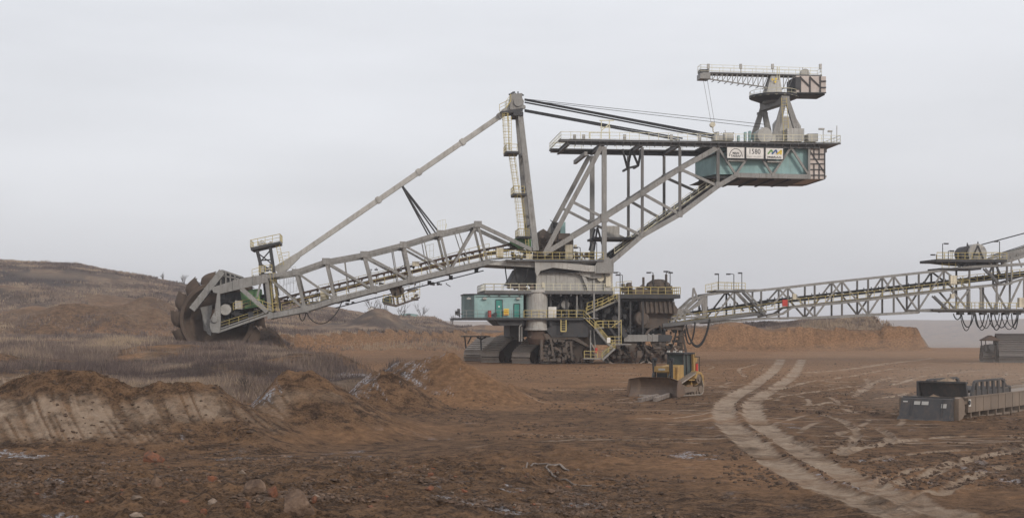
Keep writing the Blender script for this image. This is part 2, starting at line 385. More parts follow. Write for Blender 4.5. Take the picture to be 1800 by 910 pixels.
def terrain(x, y):
    d = np.hypot(x, y); a = x / np.maximum(y, 1.0)
    fl = floor_h(x, y)
    h = fl.copy()
    # foreground rubble bank at the left
    bank = sst(61, 50, y) * sst(3.5, -3, x - 0.02 * (y - 50)) * 0.45 + 0.4 * np.exp(-((x + 7) ** 2 / 5 + (y - 50) ** 2 / 7))
    h = h + bank
    low = 0.8 * sst(0.45, 0.75, vnoise(x / 7, y / 7, 123)) * 0.3
    # mounds cut by the dozer
    mm = np.zeros(x.shape) - 0.5
    wx = x + 0.35 * fbm(x / 2.5, y / 2.5, 3, 41); wy = y + 0.35 * fbm(x / 2.5, y / 2.5, 3, 43)
    for P, Rr, ex in MOUNDS:
        xm = P[0][0]; wx2 = np.where(wx < xm, xm - (xm - wx) * 1.75, wx)
        dd, zz = seg_dist(wx2, wy, P)
        zz = zz + 0.18 * fbm(x / 1.6, y / 1.6, 3, 51)
        mm = smax(mm, zz * np.clip(1 - dd / Rr, 0, 1) ** ex - 0.12, 0.15)
    # blade grooves down the faces
    cs = x + 0.68 * y + 0.2 * fbm(x / 3, y / 3, 2, 61)
    g = vnoise(cs / 0.17, y / 3.0, 62) + 0.35 * vnoise(cs / 0.5, y / 4.0, 63) - 0.65
    mm = mm + np.where(mm > 0.2, 0.12 * g * sst(0.2, 1.0, mm), 0)
    topm = sst(2.2, 3.0, mm)
    mm = mm + topm * 0.3 * (ridged(x / 0.8, y / 0.8, 4, 71) - 0.45)
    # plateau
    sd = poly_sd(x + 1.5 * fbm(x / 6, y / 6, 3, 81), y + 1.5 * fbm(x / 6, y / 6, 3, 83), PLAT)
    pz = 1.9 + 1.5 * sst(110, 215, y) + 0.8 * fbm(x / 14, y / 14, 4, 85) + 0.35 * fbm(x / 4, y / 4, 3, 87)
    pz = pz - 0.9 * sst(108, 84, y) * sst(-34, -24, x)
    pz = pz - 1.3 * np.exp(-((x + 48) ** 2 / 80 + (y - 222) ** 2 / 40))
    for (cx, cy, hh, r) in ((-36.5, 232, 2.6, 6.5), (-32, 236, 1.8, 5), (-42, 233, 1.4, 5), (-24.5, 118, 1.3, 4.5), (-20, 128, 1.2, 5), (-60, 140, 1.4, 9), (-40, 160, 1.2, 8), (-15, 135, 1.6, 6)):
        pz = pz + hh * np.exp(-((x - cx) ** 2 + (y - cy) ** 2) / (r * r))
    plat = pz * sst(-0.5, 6.0, sd)
    h = smax(h, plat - 0.25 * (1 - sst(-6, 0, sd)), 0.3)
    h = smax(h, mm + 0.25 * h, 0.25)
    # bench with a steep cut face behind the machine
    gx = x + 1.1 * fbm(x / 5, y / 5, 3, 91)
    sb = poly_sd(gx, y + 1.2 * fbm(x / 7, y / 7, 3, 93), BENCH)
    bz = 4.1 + 1.1 * sst(-20, 90, x) + (0.35 + 1.0 * sst(85, 60, x)) * fbm(x / 9, y / 12, 4, 95)
    bz = bz + 1.9 * np.exp(-((x - 58) ** 2 / 30 + (y - 350) ** 2 / 60)) + 0.8 * np.exp(-((x - 45) ** 2 / 60 + (y - 352) ** 2 / 60))
    bz = bz + 0.9 * np.exp(-((x - 72) ** 2 / 20 + (y - 352) ** 2 / 40))
    back = sst(372, 392, y) * sst(112, 108, x + 6 * 0) 
    ridge = np.interp(x / np.maximum(y, 1) * F + 900, [1180, 1300, 1370, 1420, 1480, 1530, 1566, 1584, 1600], [0.2, 1.0, 1.7, 2.3, 2.8, 3.6, 3.3, 0.3, 0])
    bz = bz + back * sst(470, 430, y) * (ridge + 0.9 * fbm(x / 5, y / 5, 4, 97) * (ridge > 0.35))
    face = 0.18 * np.sin(gx * 2.2 + 2 * fbm(x / 9, y / 9, 2, 99)) * sst(0, 1.2, sb) * sst(4.5, 2, sb)
    h = smax(h, bz * sst(-0.2, 3.4, sb) + 0.9 * sst(-4, 0, sb) * (sb < 3.4) + face - 0.3 * (1 - sst(-5, -1, sb)), 0.25)
    # long hill at the left, far slopes
    cr = hill_crest(a)
    t = sst(290, 650, y)
    terr = t + 0.05 * np.sin(t * 19 + 2 * fbm(x / 60, y / 60, 3, 101)) * (1 - t ** 3)
    hl = 3.2 + (cr - 3.2) * terr + (1.6 * fbm(x / 28, y / 28, 4, 103) * (1 - .8 * sst(540, 640, y)) + 0.8 * fbm(x / 9, y / 9, 4, 104)) * t
    hl = hl + 5.5 * np.exp(-((x + 104) ** 2 / 700 + (y - 335) ** 2 / 160)) * (0.8 + 0.4 * fbm(x / 8, y / 8, 3, 107))
    hl = hl + 6.5 * np.exp(-((x + 92) ** 2 / 90 + (y - 350) ** 2 / 140))
    hl = hl + 6.0 * np.exp(-((x + 42) ** 2 / 60 + (y - 430) ** 2 / 200)) + 4.5 * np.exp(-((x + 122) ** 2 / 80 + (y - 352) ** 2 / 120))
    wl = sst(-0.02, -0.06, a) * sst(285, 330, y)
    h = h * (1 - wl) + np.maximum(h, hl) * wl
    mid = sst(465, 520, y) * (1 - sst(-0.02, -0.06, a)) * sst(0.335, 0.30, a)
    h = h * (1 - mid) + (cr - 1.5) * mid
    # beyond the pit edge the land falls to a valley, then rises to far blue ridges
    right = sst(-0.05, 0.12, a)
    dr = sst(0.295, 0.325, a) * sst(398, 440, y) + (1 - sst(0.295, 0.325, a)) * sst(640, 900, y) * right
    dr = np.maximum(dr, sst(900, 1500, y))
    far = -22 + 3 * fbm(x / 200, y / 200, 3, 111)
    h = h * (1 - np.clip(dr, 0, 1)) + far * np.clip(dr, 0, 1)
    far2 = sst(2300, 3300, y) * (38 + 16 * fbm(x / 900, y / 1600, 4, 113) + 8 * sst(0.3, 0.42, a)) - 22
    h = np.where(y > 1500, np.maximum(h, far2 * 1.0), h)
    # ruts pressed in
    for P, w in RUTW:
        bx = np.array(P); x0, x1 = bx[:, 0].min() - 3, bx[:, 0].max() + 3; y0, y1 = bx[:, 1].min() - 3, bx[:, 1].max() + 3
        idx = np.where((x > x0) & (x < x1) & (y > y0) & (y < y1) & (h < 1.2))
        if len(idx[0]):
            dd, _ = seg_dist(x[idx], y[idx], P)
            h[idx] -= 0.07 * sst(w * 1.1, w * 0.5, dd) - 0.05 * np.exp(-((dd - w * 1.2) / 0.25) ** 2)
    return h

def zat(x, y):
    return float(terrain(np.array([float(x)]), np.array([float(y)]))[0])

# polar sheet of ground, dense where it is near
ang = np.concatenate([np.linspace(-48, -23.2, 50), np.linspace(-23, 23, 900), np.linspace(23.2, 48, 50)])
ds = []; d_ = 9.0
while d_ < 9000:
    ds.append(d_)
    d_ += max(0.10, d_ * (0.0075 if d_ < 36 else 0.0027 if d_ < 135 else 0.0045 if d_ < 460 else 0.02))
ds = np.array(ds)
A, D = np.meshgrid(np.radians(ang), ds)
GX = np.tan(A) * D; GY = D.copy()
GZ = terrain(GX, GY)
nr, nc = GX.shape
gm = bpy.data.meshes.new('ground')
co = np.stack([GX, GY, GZ], -1).reshape(-1, 3).astype(np.float32)
gm.vertices.add(nr * nc); gm.vertices.foreach_set('co', co.ravel())
i0 = (np.arange(nr - 1)[:, None] * nc + np.arange(nc - 1)[None, :]).ravel()
quads = np.stack([i0, i0 + 1, i0 + nc + 1, i0 + nc], -1).astype(np.int32)
nf = len(quads)
gm.loops.add(nf * 4); gm.loops.foreach_set('vertex_index', quads.ravel())
gm.polygons.add(nf); gm.polygons.foreach_set('loop_start', np.arange(0, nf * 4, 4, dtype=np.int32))
gm.polygons.foreach_set('loop_total', np.full(nf, 4, dtype=np.int32))
gm.polygons.foreach_set('use_smooth', np.ones(nf, bool))
gm.update(); gm.validate()
# soil masks (what the ground is made of): r ochre clay, g dry pale wheel dust, b snow lying, a vegetation litter
X, Y_, Z = GX, GY, GZ
gy, gx_ = np.gradient(GZ); 
dX = np.gradient(GX, axis=1); slope_x = gx_ / np.maximum(dX, 1e-3)
dYr = np.gradient(GY, axis=0); slope_y = gy / np.maximum(dYr, 1e-3)
steep = np.hypot(slope_x, slope_y)
sdP = poly_sd(X, Y_, PLAT); sdB = poly_sd(X, Y_, BENCH)
och = 0.16 + 0.55 * sst(0.0, 0.45, fbm(X / 13, Y_ / 13, 4, 201)) * (1 - sst(0, -6, X) * sst(80, 60, Y_))
och = och + 0.55 * sst(118, 165, Y_) * (1 - sst(0, 4, sdP)) + 0.25 * sst(0.1, 0.5, fbm(X / 2.2, Y_ / 2.2, 3, 203))
och = och + 0.5 * np.exp(-((X - 7) ** 2 / 30 + (Y_ - 58) ** 2 / 60))
och = och * (0.35 + 0.65 * sst(46, 60, Y_ + 0.4 * np.abs(X)))
och = och + 0.6 * sst(-1, 0.5, sdB) * sst(6, 3, sdB) * (0.6 + 0.5 * fbm(X / 14, Y_ / 3, 3, 205)) - 0.3 * sst(3.6, 4.6, Z) * (sdB > -2) * sst(70, 90, X)
och = och - .45 * (sdB > -1) * (Z > .5) * (Y_ < 372) * (X > -60) * np.clip(.55 + .9 * np.sin(Z * 2.6 + 1.2 * fbm(X / 20, Y_ / 20, 2, 206)), 0, 1)
och = np.where(sdP > 3, 0.12 + 0.7 * sst(0.25, 0.55, fbm(X / 11, Y_ / 11, 4, 207)), och)
och = np.where(Y_ > 300, np.maximum(och, 0.75 * sst(0.05, 0.5, fbm(X / 30, Y_ / 12, 4, 209))), och)
pale = np.zeros(X.shape)
for P, w in RUTW:
    bx = np.array(P); x0, x1 = bx[:, 0].min() - 3, bx[:, 0].max() + 3; y0, y1 = bx[:, 1].min() - 3, bx[:, 1].max() + 3
    idx = np.where((X > x0) & (X < x1) & (Y_ > y0) & (Y_ < y1) & (Z < 1.2))
    if len(idx[0]):
        xx, yy = X[idx], Y_[idx]
        dd, _ = seg_dist(xx + 0.25 * fbm(xx / 1.3, yy / 1.3, 3, 215), yy + 0.25 * fbm(xx / 1.3, yy / 1.3, 3, 216), P)
        s_ = sst(w * 1.1, w * 0.75, dd) * (0.95 + 0.9 * fbm(xx / 2.5, yy / 2.5, 4, 211) - .25 * sst(.35, .6, ridged(xx / .8, yy / .8, 3, 212)))
        if w < 0.6 or w == 0.7: s_ = s_ * 0.8
        pale[idx] = np.maximum(pale[idx], s_)
# many faint criss-cross wheel marks on the trafficked floor at the right
for k in range(80):
    cx, cy = rng.uniform(14, 75), rng.uniform(62, 230); an = rng.uniform(-0.5, 0.5) + (0.0 if k % 3 else 1.2); ln = rng.uniform(8, 34)
    cur = rng.uniform(-0.02, 0.02)
    ts = np.linspace(-ln / 2, ln / 2, 9); P = [(cx + t * math.cos(an) - cur * t * t * math.sin(an), cy + t * math.sin(an) + cur * t * t * math.cos(an)) for t in ts]
    for off in (-1.1, 1.1):
        Q = [(p[0] - off * math.sin(an), p[1] + off * math.cos(an)) for p in P]
        bx = np.array(Q); x0, x1 = bx[:, 0].min() - 1, bx[:, 0].max() + 1; y0, y1 = bx[:, 1].min() - 1, bx[:, 1].max() + 1
        idx = np.where((X > x0) & (X < x1) & (Y_ > y0) & (Y_ < y1) & (Z < 1.0))
        if len(idx[0]):
            xx, yy = X[idx], Y_[idx]; dd, _ = seg_dist(xx, yy, Q)
            pale[idx] = np.maximum(pale[idx], 0.7 * sst(0.27, 0.1, dd) * sst(-0.2, 0.3, fbm(xx / 3, yy / 3, 3, 300 + k)))
cutf = np.zeros(X.shape)
for P, Rr, ex in MOUNDS[:2] + MOUNDS[3:4]:
    dd, zz = seg_dist(X, Y_, P); cutf = np.maximum(cutf, sst(5.9, 4.6, dd) * sst(1.1, 2.4, dd + .5 * fbm(X / 1.5, Y_ / 1.5, 3, 225)))
cutf = cutf * sst(-.35, .15, fbm(X / 3.5, Y_ / 3.5, 3, 226)) * (Y_ < 76) * sst(2.9, 2.2, Z) * sst(0.25, 0.6, Z + 0.5 * fbm(X / 2, Y_ / 2, 3, 221)) * sst(0.2, -0.15, -slope_y + 0.35) * (Y_ < 84)
cs = X + 0.68 * Y_ + 0.2 * fbm(X / 3, Y_ / 3, 2, 61)
groove = (0.25 + 0.85 * sst(0.2, 0.5, vnoise(cs / 0.17, Y_ / 3.0, 62))) * (0.75 + 0.4 * vnoise(cs / 0.11, Y_ / 2.0, 224))
pale = np.maximum(pale, np.where(X > -14.8, .42, .66) * cutf * groove)
nearm = (Y_ < 92) * (X < -6) * sst(.4, 1.0, Z)
och = och * (1 - .72 * nearm)
snow = 0.8 * sst(0.36, 0.6, fbm(X / 1.3, Y_ / 1.8, 5, 231) + .1 * ridged(X / .4, Y_ / .6, 3, 232)) * sst(0.2, 0.5, fbm(X / 9, Y_ / 9, 3, 233) + 0.25) * sst(100, 70, Y_) * (Z < 1.3)
snow = snow * (sst(2.5, 5.0, np.abs(X - 8)) * 0.75 + 0.25)
leftface = sst(0.25, 0.5, slope_x) * (Z > 0.9) * (Y_ < 120) * (Y_ > 74) * (X < -4) * (X > -34)
snow = np.maximum(snow, leftface * sst(-0.25, 0.2, fbm(X / 1.2, Y_ / 1.2, 3, 235)) * sst(0.25, 0.4, slope_x))
snow = np.maximum(snow, 0.8 * sst(0.25, 0.6, fbm(X / 5, Y_ / 9, 4, 237)) * (sdP > 2) * sst(85, 100, Y_) * sst(150, 120, Y_) * sst(-20, -14, X))
pile = np.exp(-((X - 8.4) ** 2 / 1.6 + (Y_ - 62.5) ** 2 / 5)) + np.exp(-((X - 11.5) ** 2 / 0.7 + (Y_ - 54) ** 2 / 9)) + np.exp(-((X + 0.1) ** 2 / 0.35 + (Y_ - 47.5) ** 2 / 1.0)) + np.exp(-((X + 24) ** 2 / 9 + (Y_ - 63) ** 2 / 1.5)) + 0.8 * np.exp(-((X - 13.3) ** 2 / 1.3 + (Y_ - 49) ** 2 / 12))
snow = np.maximum(snow, sst(0.35, 0.8, pile * (0.8 + 1.8 * fbm(X / 0.6, Y_ / 0.9, 4, 239))))
snow = snow * (pale < 0.3)
veg = sst(2, 7, sdP) * sst(-0.35, 0.15, fbm(X / 10, Y_ / 10, 4, 241)) * (Y_ < 320) + sst(300, 340, Y_) * (X / Y_ < -0.02) * (0.55 + 0.6 * fbm(X / 25, Y_ / 25, 4, 243)) + sst(440, 600, Y_)
veg = veg + 0.9 * sst(376, 388, Y_) * (sdB > 1)
veg = np.clip(veg, 0, 1)
# plant cover: r dark thicket, g bleached grass
ppx = 900 + F * X / Y_; ppy = HZ - (Z - H) * F / Y_
hillm = sst(300, 330, Y_) * (X / Y_ < -0.02)
wob_ = 9 * fbm(X / 40, Y_ / 40, 3, 501)
dark = np.exp(-(((X + 190) / 42) ** 2 + ((Y_ - 505) / 45) ** 2) ** 2) + .8 * np.exp(-(((X + 235) / 40) ** 2 + ((Y_ - 430) / 30) ** 2) ** 2) + .7 * np.exp(-(((X + 175) / 60) ** 2 + ((Y_ - 600) / 16) ** 2) ** 2) + .7 * sst(.2, .4, fbm(X / 45, Y_ / 22, 4, 503))
dark = dark * hillm * sst(-.35, 0, fbm(X / 12, Y_ / 9, 4, 505) + .15)
dark = dark + sst(375, 388, Y_) * (sdB > 1) * .8 * sst(-.2, .2, fbm(X / 8, Y_ / 8, 3, 507)) + .6 * sst(2.5, 5, sdP) * (Y_ < 300) * sst(.05, .35, fbm(X / 12, Y_ / 10, 4, 509))
tan_ = hillm * (sst(598, 630, Y_ + wob_) * .9 + .8 * np.exp(-((Y_ + wob_ - 560) / 14) ** 2) + .6 * np.exp(-((Y_ + wob_ - 470) / 9) ** 2) + .5 * sst(.15, .4, fbm(X / 30, Y_ / 14, 4, 511))) * sst(-.5, .1, fbm(X / 10, Y_ / 8, 4, 513) + .1)
tan_ = tan_ + .7 * sst(2, 6, sdP) * (Y_ < 290) * sst(.12, .4, fbm(X / 13, Y_ / 9, 4, 515))
dark = np.clip(dark, 0, 1) * (1 - np.clip(tan_, 0, 1) * .5); tan_ = np.clip(tan_, 0, 1) * .8
att2 = gm.color_attributes.new('cover', 'FLOAT_COLOR', 'POINT')
att2.data.foreach_set('color', np.stack([dark, tan_, tan_ * 0, tan_ * 0 + 1], -1).reshape(-1).astype(np.float32))
att = gm.color_attributes.new('soil', 'FLOAT_COLOR', 'POINT')
buf = np.stack([np.clip(och, 0, 1), np.clip(pale, 0, 1), np.clip(snow, 0, 1), veg], -1).reshape(-1).astype(np.float32)
att.data.foreach_set('color', buf)

m, n, l, b = pbsdf('opencast_soil')
vc = n.new('ShaderNodeVertexColor'); vc.layer_name = 'soil'
sc_ = n.new('ShaderNodeSeparateColor'); l.new(vc.outputs[0], sc_.inputs[0])
g = n.new('ShaderNodeNewGeometry'); pos = g.outputs['Position']
mpg = n.new('ShaderNodeMapping'); mpg.inputs['Rotation'].default_value = (0, 0, R(14)); mpg.inputs['Scale'].default_value = (0.8, 1.15, 1.0)
l.new(pos, mpg.inputs[0])
n1 = noise(n, l, pos, 0.28, 7, 0.62); n2 = noise(n, l, pos, 2.4, 8, 0.65); n3 = noise(n, l, mpg.outputs[0], 1.1, 8, 0.7, 0.6); n4 = noise(n, l, pos, 9.0, 5, 0.7)
brown = mixc(n, l, mrange(n, l, n3, 0.38, 0.64), (0.066, 0.038, 0.023), (0.275, 0.16, 0.088))
brown = mixc(n, l, mrange(n, l, n2, 0.52, 0.66, 0, 0.9), brown, (0.036, 0.022, 0.015))
brown = mixc(n, l, mrange(n, l, n4, 0.52, 0.62, 0, 0.75), brown, (0.026, 0.017, 0.012))  # fine mottling: clod shade put into the colour, sun shading being weak
brown = mixc(n, l, mrange(n, l, n4, 0.46, 0.36, 0, 0.5), brown, (0.23, 0.155, 0.11))
ochre = mixc(n, l, mrange(n, l, n2, 0.35, 0.66), (0.17, 0.093, 0.050), (0.35, 0.20, 0.108))
wob = n.new('ShaderNodeMath'); wob.operation = 'ADD'; l.new(sc_.outputs[0], wob.inputs[0]); l.new(mrange(n, l, n3, 0.3, 0.7, -0.28, 0.28), wob.inputs[1])
c = mixc(n, l, mrange(n, l, wob.outputs[0], 0.1, 0.85), brown, ochre)
litter = mixc(n, l, mrange(n, l, n2, 0.36, 0.64), (0.10, 0.066, 0.048), (0.225, 0.148, 0.098))
litter = mixc(n, l, mrange(n, l, n1, 0.42, 0.62), litter, (0.26, 0.19, 0.135))
litter = mixc(n, l, mrange(n, l, noise(n, l, pos, 0.05, 5, 0.6), 0.5, 0.62, 0, 0.75), litter, (0.060, 0.052, 0.052))
c = mixc(n, l, vc.outputs[1], c, litter)
vc2 = n.new('ShaderNodeVertexColor'); vc2.layer_name = 'cover'; sc2 = n.new('ShaderNodeSeparateColor'); l.new(vc2.outputs[0], sc2.inputs[0])
c = mixc(n, l, sc2.outputs[0], c, mixc(n, l, mrange(n, l, n2, .35, .65), (0.040, 0.034, 0.034), (0.075, 0.060, 0.056)))
c = mixc(n, l, sc2.outputs[1], c, mixc(n, l, mrange(n, l, n2, .35, .65), (0.20, 0.145, 0.10), (0.30, 0.225, 0.165)))
palec = mixc(n, l, mrange(n, l, n2, 0.3, 0.7), (0.31, 0.225, 0.16), (0.50, 0.385, 0.29))
mz = n.new('ShaderNodeMath'); mz.operation = 'MULTIPLY'; l.new(sc_.outputs[1], mz.inputs[0]); l.new(mrange(n, l, n3, 0.32, 0.56, 0.45, 1.25), mz.inputs[1]); mz.use_clamp = True
c = mixc(n, l, mz.outputs[0], c, palec)
sn = n.new('ShaderNodeMath'); sn.operation = 'MULTIPLY'; l.new(sc_.outputs[2], sn.inputs[0]); l.new(mrange(n, l, noise(n, l, pos, 5.5, 8, 0.8), 0.47, 0.57), sn.inputs[1]); sn.use_clamp = True
c = mixc(n, l, sn.outputs[0], c, (0.50, 0.51, 0.55))
l.new(c, b.inputs['Base Color']); b.inputs['Roughness'].default_value = 0.95; b.inputs['Specular IOR Level'].default_value = 0.15
bp = n.new('ShaderNodeBump'); bp.inputs['Strength'].default_value = 1.0; bp.inputs['Distance'].default_value = 0.55
ad = n.new('ShaderNodeMath'); ad.operation = 'MULTIPLY_ADD'; l.new(n2, ad.inputs[0]); ad.inputs[1].default_value = 1.0
mu = n.new('ShaderNodeMath'); mu.operation = 'MULTIPLY'; l.new(n4, mu.inputs[0]); mu.inputs[1].default_value = 0.38
l.new(mu.outputs[0], ad.inputs[2]); l.new(ad.outputs[0], bp.inputs['Height']); l.new(bp.outputs[0], b.inputs['Normal'])
gm.materials.append(m); M['soil'] = m
go = bpy.data.objects.new('ground', gm); col.objects.link(go)
tag(go, kind='structure'); go['label'] = 'churned brown and ochre floor and banks of the open pit'

# ------------------------------------------------------------------ machine frame: u along the machine, w away from the camera
TH = R(6.0); UP = V((0, 0, 1))
U = V((math.cos(TH), math.sin(TH), 0)); W = V((-math.sin(TH), math.cos(TH), 0)); C0 = V((9.5, 228, 0)); CW = C0.dot(W)
def PT(px, py, w=0.0):
    a = (px - 900) / F; Y = (w + CW) / (a * W.x + W.y)
    return V((a * Y, Y, H - (py - HZ) / F * Y))
def fbox(mb, x0, y0, x1, y1, w0, w1):
    p = PT(min(x0, x1), max(y0, y1), w0); q = PT(max(x0, x1), min(y0, y1), w0)
    su = (q - p).dot(U) / 2; sz = (q.z - p.z) / 2; sw = (w1 - w0) / 2
    mb.obox(p + U * su + UP * sz + W * sw, U * su, W * sw, UP * sz)
def fpoly(mb, pts, w0, w1):
    mb.prism([PT(x, y, w0) for x, y in pts], W * (w1 - w0))
def rail(mb, pts, h=1.15, step=1.7, t=0.075, mid=True):
    """handrail along world points: posts, top rail, knee rail"""
    for a, b_ in zip(pts[:-1], pts[1:]):
        a = V(a); b_ = V(b_); n_ = max(1, round((b_ - a).length / step))
        for i in range(n_ + 1):
            p = a.lerp(b_, i / n_); mb.beam(p, p + UP * h, t, t, W)
        mb.beam(a + UP * h, b_ + UP * h, t, t, UP)
        if mid: mb.beam(a + UP * h * 0.52, b_ + UP * h * 0.52, t * 0.7, t * 0.7, UP)
        mb.beam(a + UP * 0.09, b_ + UP * 0.09, t * 0.5, 0.16, UP if abs((b_ - a).normalized().z) < 0.5 else W)
def fr(mb, pts, w, **k): rail(mb, [PT(x, y, w) for x, y in pts], **k)
def members(mb, segs, a, b_, w, shift=0.0):
    if b_ > .3: a *= .84; b_ *= .84
    for s_ in segs:
        x0, y0, x1, y1 = s_[:4]; k = s_[4] if len(s_) > 4 else 1.0
        p, q = PT(x0, y0, w), PT(x1, y1, w)
        if shift: p = p + W * shift; q = q + W * shift
        mb.beam(p, q, a * k, b_ * k, W)
def stair(mb, rb, p, q, wid=1.0, step=0.3):
    p = V(p); q = V(q); d = q - p; n_ = max(2, int(abs(d.z) / step)); hd = V((d.x, d.y, 0)).normalized(); sd = hd.cross(UP)
    for s_ in (-1, 1):
        mb.beam(p + sd * s_ * wid / 2, q + sd * s_ * wid / 2, 0.08, 0.28, sd)
        if rb is not None: rail(rb, [p + sd * s_ * wid / 2, q + sd * s_ * wid / 2], 1.05, 1.4)
    for i in range(n_):
        c_ = p.lerp(q, (i + 0.5) / n_); mb.obox(c_, hd * 0.14, sd * wid / 2, UP * 0.03)
def ladder(mb, p, q, wid=0.6, side=None, cage=False, back=None):
    p = V(p); q = V(q); side = side or U; d = (q - p); n_ = max(2, int(d.length / 0.45))
    for s_ in (-1, 1): mb.beam(p + side * s_ * wid / 2, q + side * s_ * wid / 2, 0.08, 0.08, W)
    for i in range(n_): 
        c_ = p.lerp(q, (i + 0.5) / n_); mb.beam(c_ - side * wid / 2, c_ + side * wid / 2, 0.05, 0.05, W)
    if cage:
        k = max(2, int(d.length / 1.0)); bk = back or -W
        for i in range(k + 1):
            c_ = p.lerp(q, i / k)
            r_ = [c_ + side * math.cos(t) * wid * 0.75 + bk * math.sin(t) * wid * 1.1 for t in np.linspace(0, math.pi, 6)]
            for a_, b2 in zip(r_[:-1], r_[1:]): mb.beam(a_, b2, 0.05, 0.07, UP)
        for t in np.linspace(0.3, math.pi - 0.3, 4):
            o_ = side * math.cos(t) * wid * 0.75 + bk * math.sin(t) * wid * 1.1
            mb.beam(p + o_, q + o_, 0.05, 0.05, W)
def hang(mb, p, q, sag, r=0.1, n=12, seg=6):
    p = V(p); q = V(q)
    pts = [p.lerp(q, i / n) - UP * sag * (1 - (2 * i / n - 1) ** 2) ** 0.8 for i in range(n + 1)]
    mb.path(pts, r, seg)
def lampmast(mb, p, h, arm=0.8, sgn=-1, r=0.07):
    p = V(p); mb.tube(p, p + UP * h, r, 6)
    mb.tube(p + UP * h, p + UP * (h + 0.12) + U * arm * sgn, r * 0.8, 6)
    mb.obox(p + UP * (h + 0.02) + U * (arm + 0.25) * sgn, U * 0.34, W * 0.16, UP * 0.12)
def clutter(mb, x0, y0, x1, y1, w0, w1, n_, smin=0.15, smax_=0.7, rnd=None, grow=False):
    """pumps, boxes, pipes and brackets standing in the region"""
    rd = rnd or random
    for k in range(n_):
        c_ = PT(rd.uniform(x0, x1), rd.uniform(y0, y1), rd.uniform(w0, w1)); s_ = rd.uniform(smin, smax_)
        t = rd.random()
        if t < 0.45: mb.obox(c_, U * s_ * rd.uniform(.4, 1), W * s_ * rd.uniform(.4, 1), UP * s_ * rd.uniform(.4, 1))
        elif t < 0.7: mb.tube(c_ - U * s_, c_ + U * s_, s_ * 0.45, 10)
        elif t < 0.85: mb.tube(c_ - W * s_ * .6, c_ + W * s_ * .6, s_ * 0.6, 12)
        else: mb.tube(c_, c_ + (U * rd.uniform(-1, 1) + UP * rd.uniform(-1, 1)).normalized() * s_ * 3, 0.07, 6)
_dg = None
def text_into(mb, txt, o, size, wd=None, nx=U, ny=UP, bold=0.0):
    cu = bpy.data.curves.new('t', 'FONT'); cu.body = txt; cu.size = 1.0; cu.align_x = 'CENTER'; cu.align_y = 'CENTER'; cu.offset = bold; cu.resolution_u = 3
    ob = bpy.data.objects.new('t', cu); col.objects.link(ob)
    dg = bpy.context.evaluated_depsgraph_get(); me = bpy.data.meshes.new_from_object(ob.evaluated_get(dg))
    xs = [v.co.x for v in me.vertices]; ys = [v.co.y for v in me.vertices]
    w_ = max(xs) - min(xs); h_ = max(ys) - min(ys); cx = (max(xs) + min(xs)) / 2; cy = (max(ys) + min(ys)) / 2
    k = size / h_; kx = k if wd is None else wd / w_
    mb.add([o + nx * (v.co.x - cx) * kx + ny * (v.co.y - cy) * k for v in me.vertices], [tuple(p.vertices) for p in me.polygons])
    bpy.data.objects.remove(ob); bpy.data.meshes.remove(me); bpy.data.curves.remove(cu)

EX = thing('bucket_wheel_excavator', 'giant grey lattice bucket wheel excavator with raised counterweight boom and turquoise house', 'excavator', C0)

# ---------------- counterweight boom (rear): two lattice side frames 12 m apart under one deck
HW = 6.0; SH = 2 * HW
chord = [(955, 447, 1062, 383), (1062, 383, 1129, 340), (1129, 340, 1195, 297), (1195, 297, 1262, 259)]
low = [(1068, 466, 1129, 414), (1129, 414, 1195, 377), (1195, 377, 1262, 327), (1262, 327, 1294, 308), (1294, 308, 1424, 311)]
vert = [(1062, 258, 1062, 462, 1.25), (1129, 259, 1129, 414, .85), (1195, 259, 1195, 379, .85), (1262, 259, 1262, 327, .95)]
leg = [(1057, 258, 957, 446, 1.15)]
diag = [(1009, 356, 1062, 383), (1062, 383, 1129, 414), (1129, 340, 1195, 377), (1195, 297, 1262, 327)]
vees = [(1262, 259, 1293, 307), (1293, 307, 1327, 259), (1327, 259, 1358, 308), (1358, 308, 1390, 259), (1390, 259, 1421, 307), (1422, 259, 1422, 310)]
mb = MB()
for sh in (0, SH):
    members(mb, chord, 0.7, 0.95, -HW, sh); members(mb, low, 0.7, 0.9, -HW, sh)
    members(mb, vert[:1], 0.6, 0.72, -HW, sh); members(mb, leg, 0.6, 0.75, -HW, sh)
    members(mb, diag, 0.42, 0.52, -HW, sh); members(mb, vees, 0.35, 0.42, -HW, sh)
    # gusset plates
    for x, y, s_ in ((1062, 383, 11), (1129, 340, 7), (1129, 412, 7), (1195, 298, 7), (1195, 377, 7), (1262, 325, 7), (1293, 307, 6), (1358, 308, 5)):
        p = PT(x, y, -HW) + W * sh; mb.obox(p, U * s_ * 0.055, W * 0.37, UP * s_ * 0.062)
    mb.prism([PT(x, y, -HW) + W * (sh - 0.4) for x, y in ((1056, 452), (1069, 452), (1078, 460), (1078, 480), (1048, 480), (1048, 466))], W * 0.8)
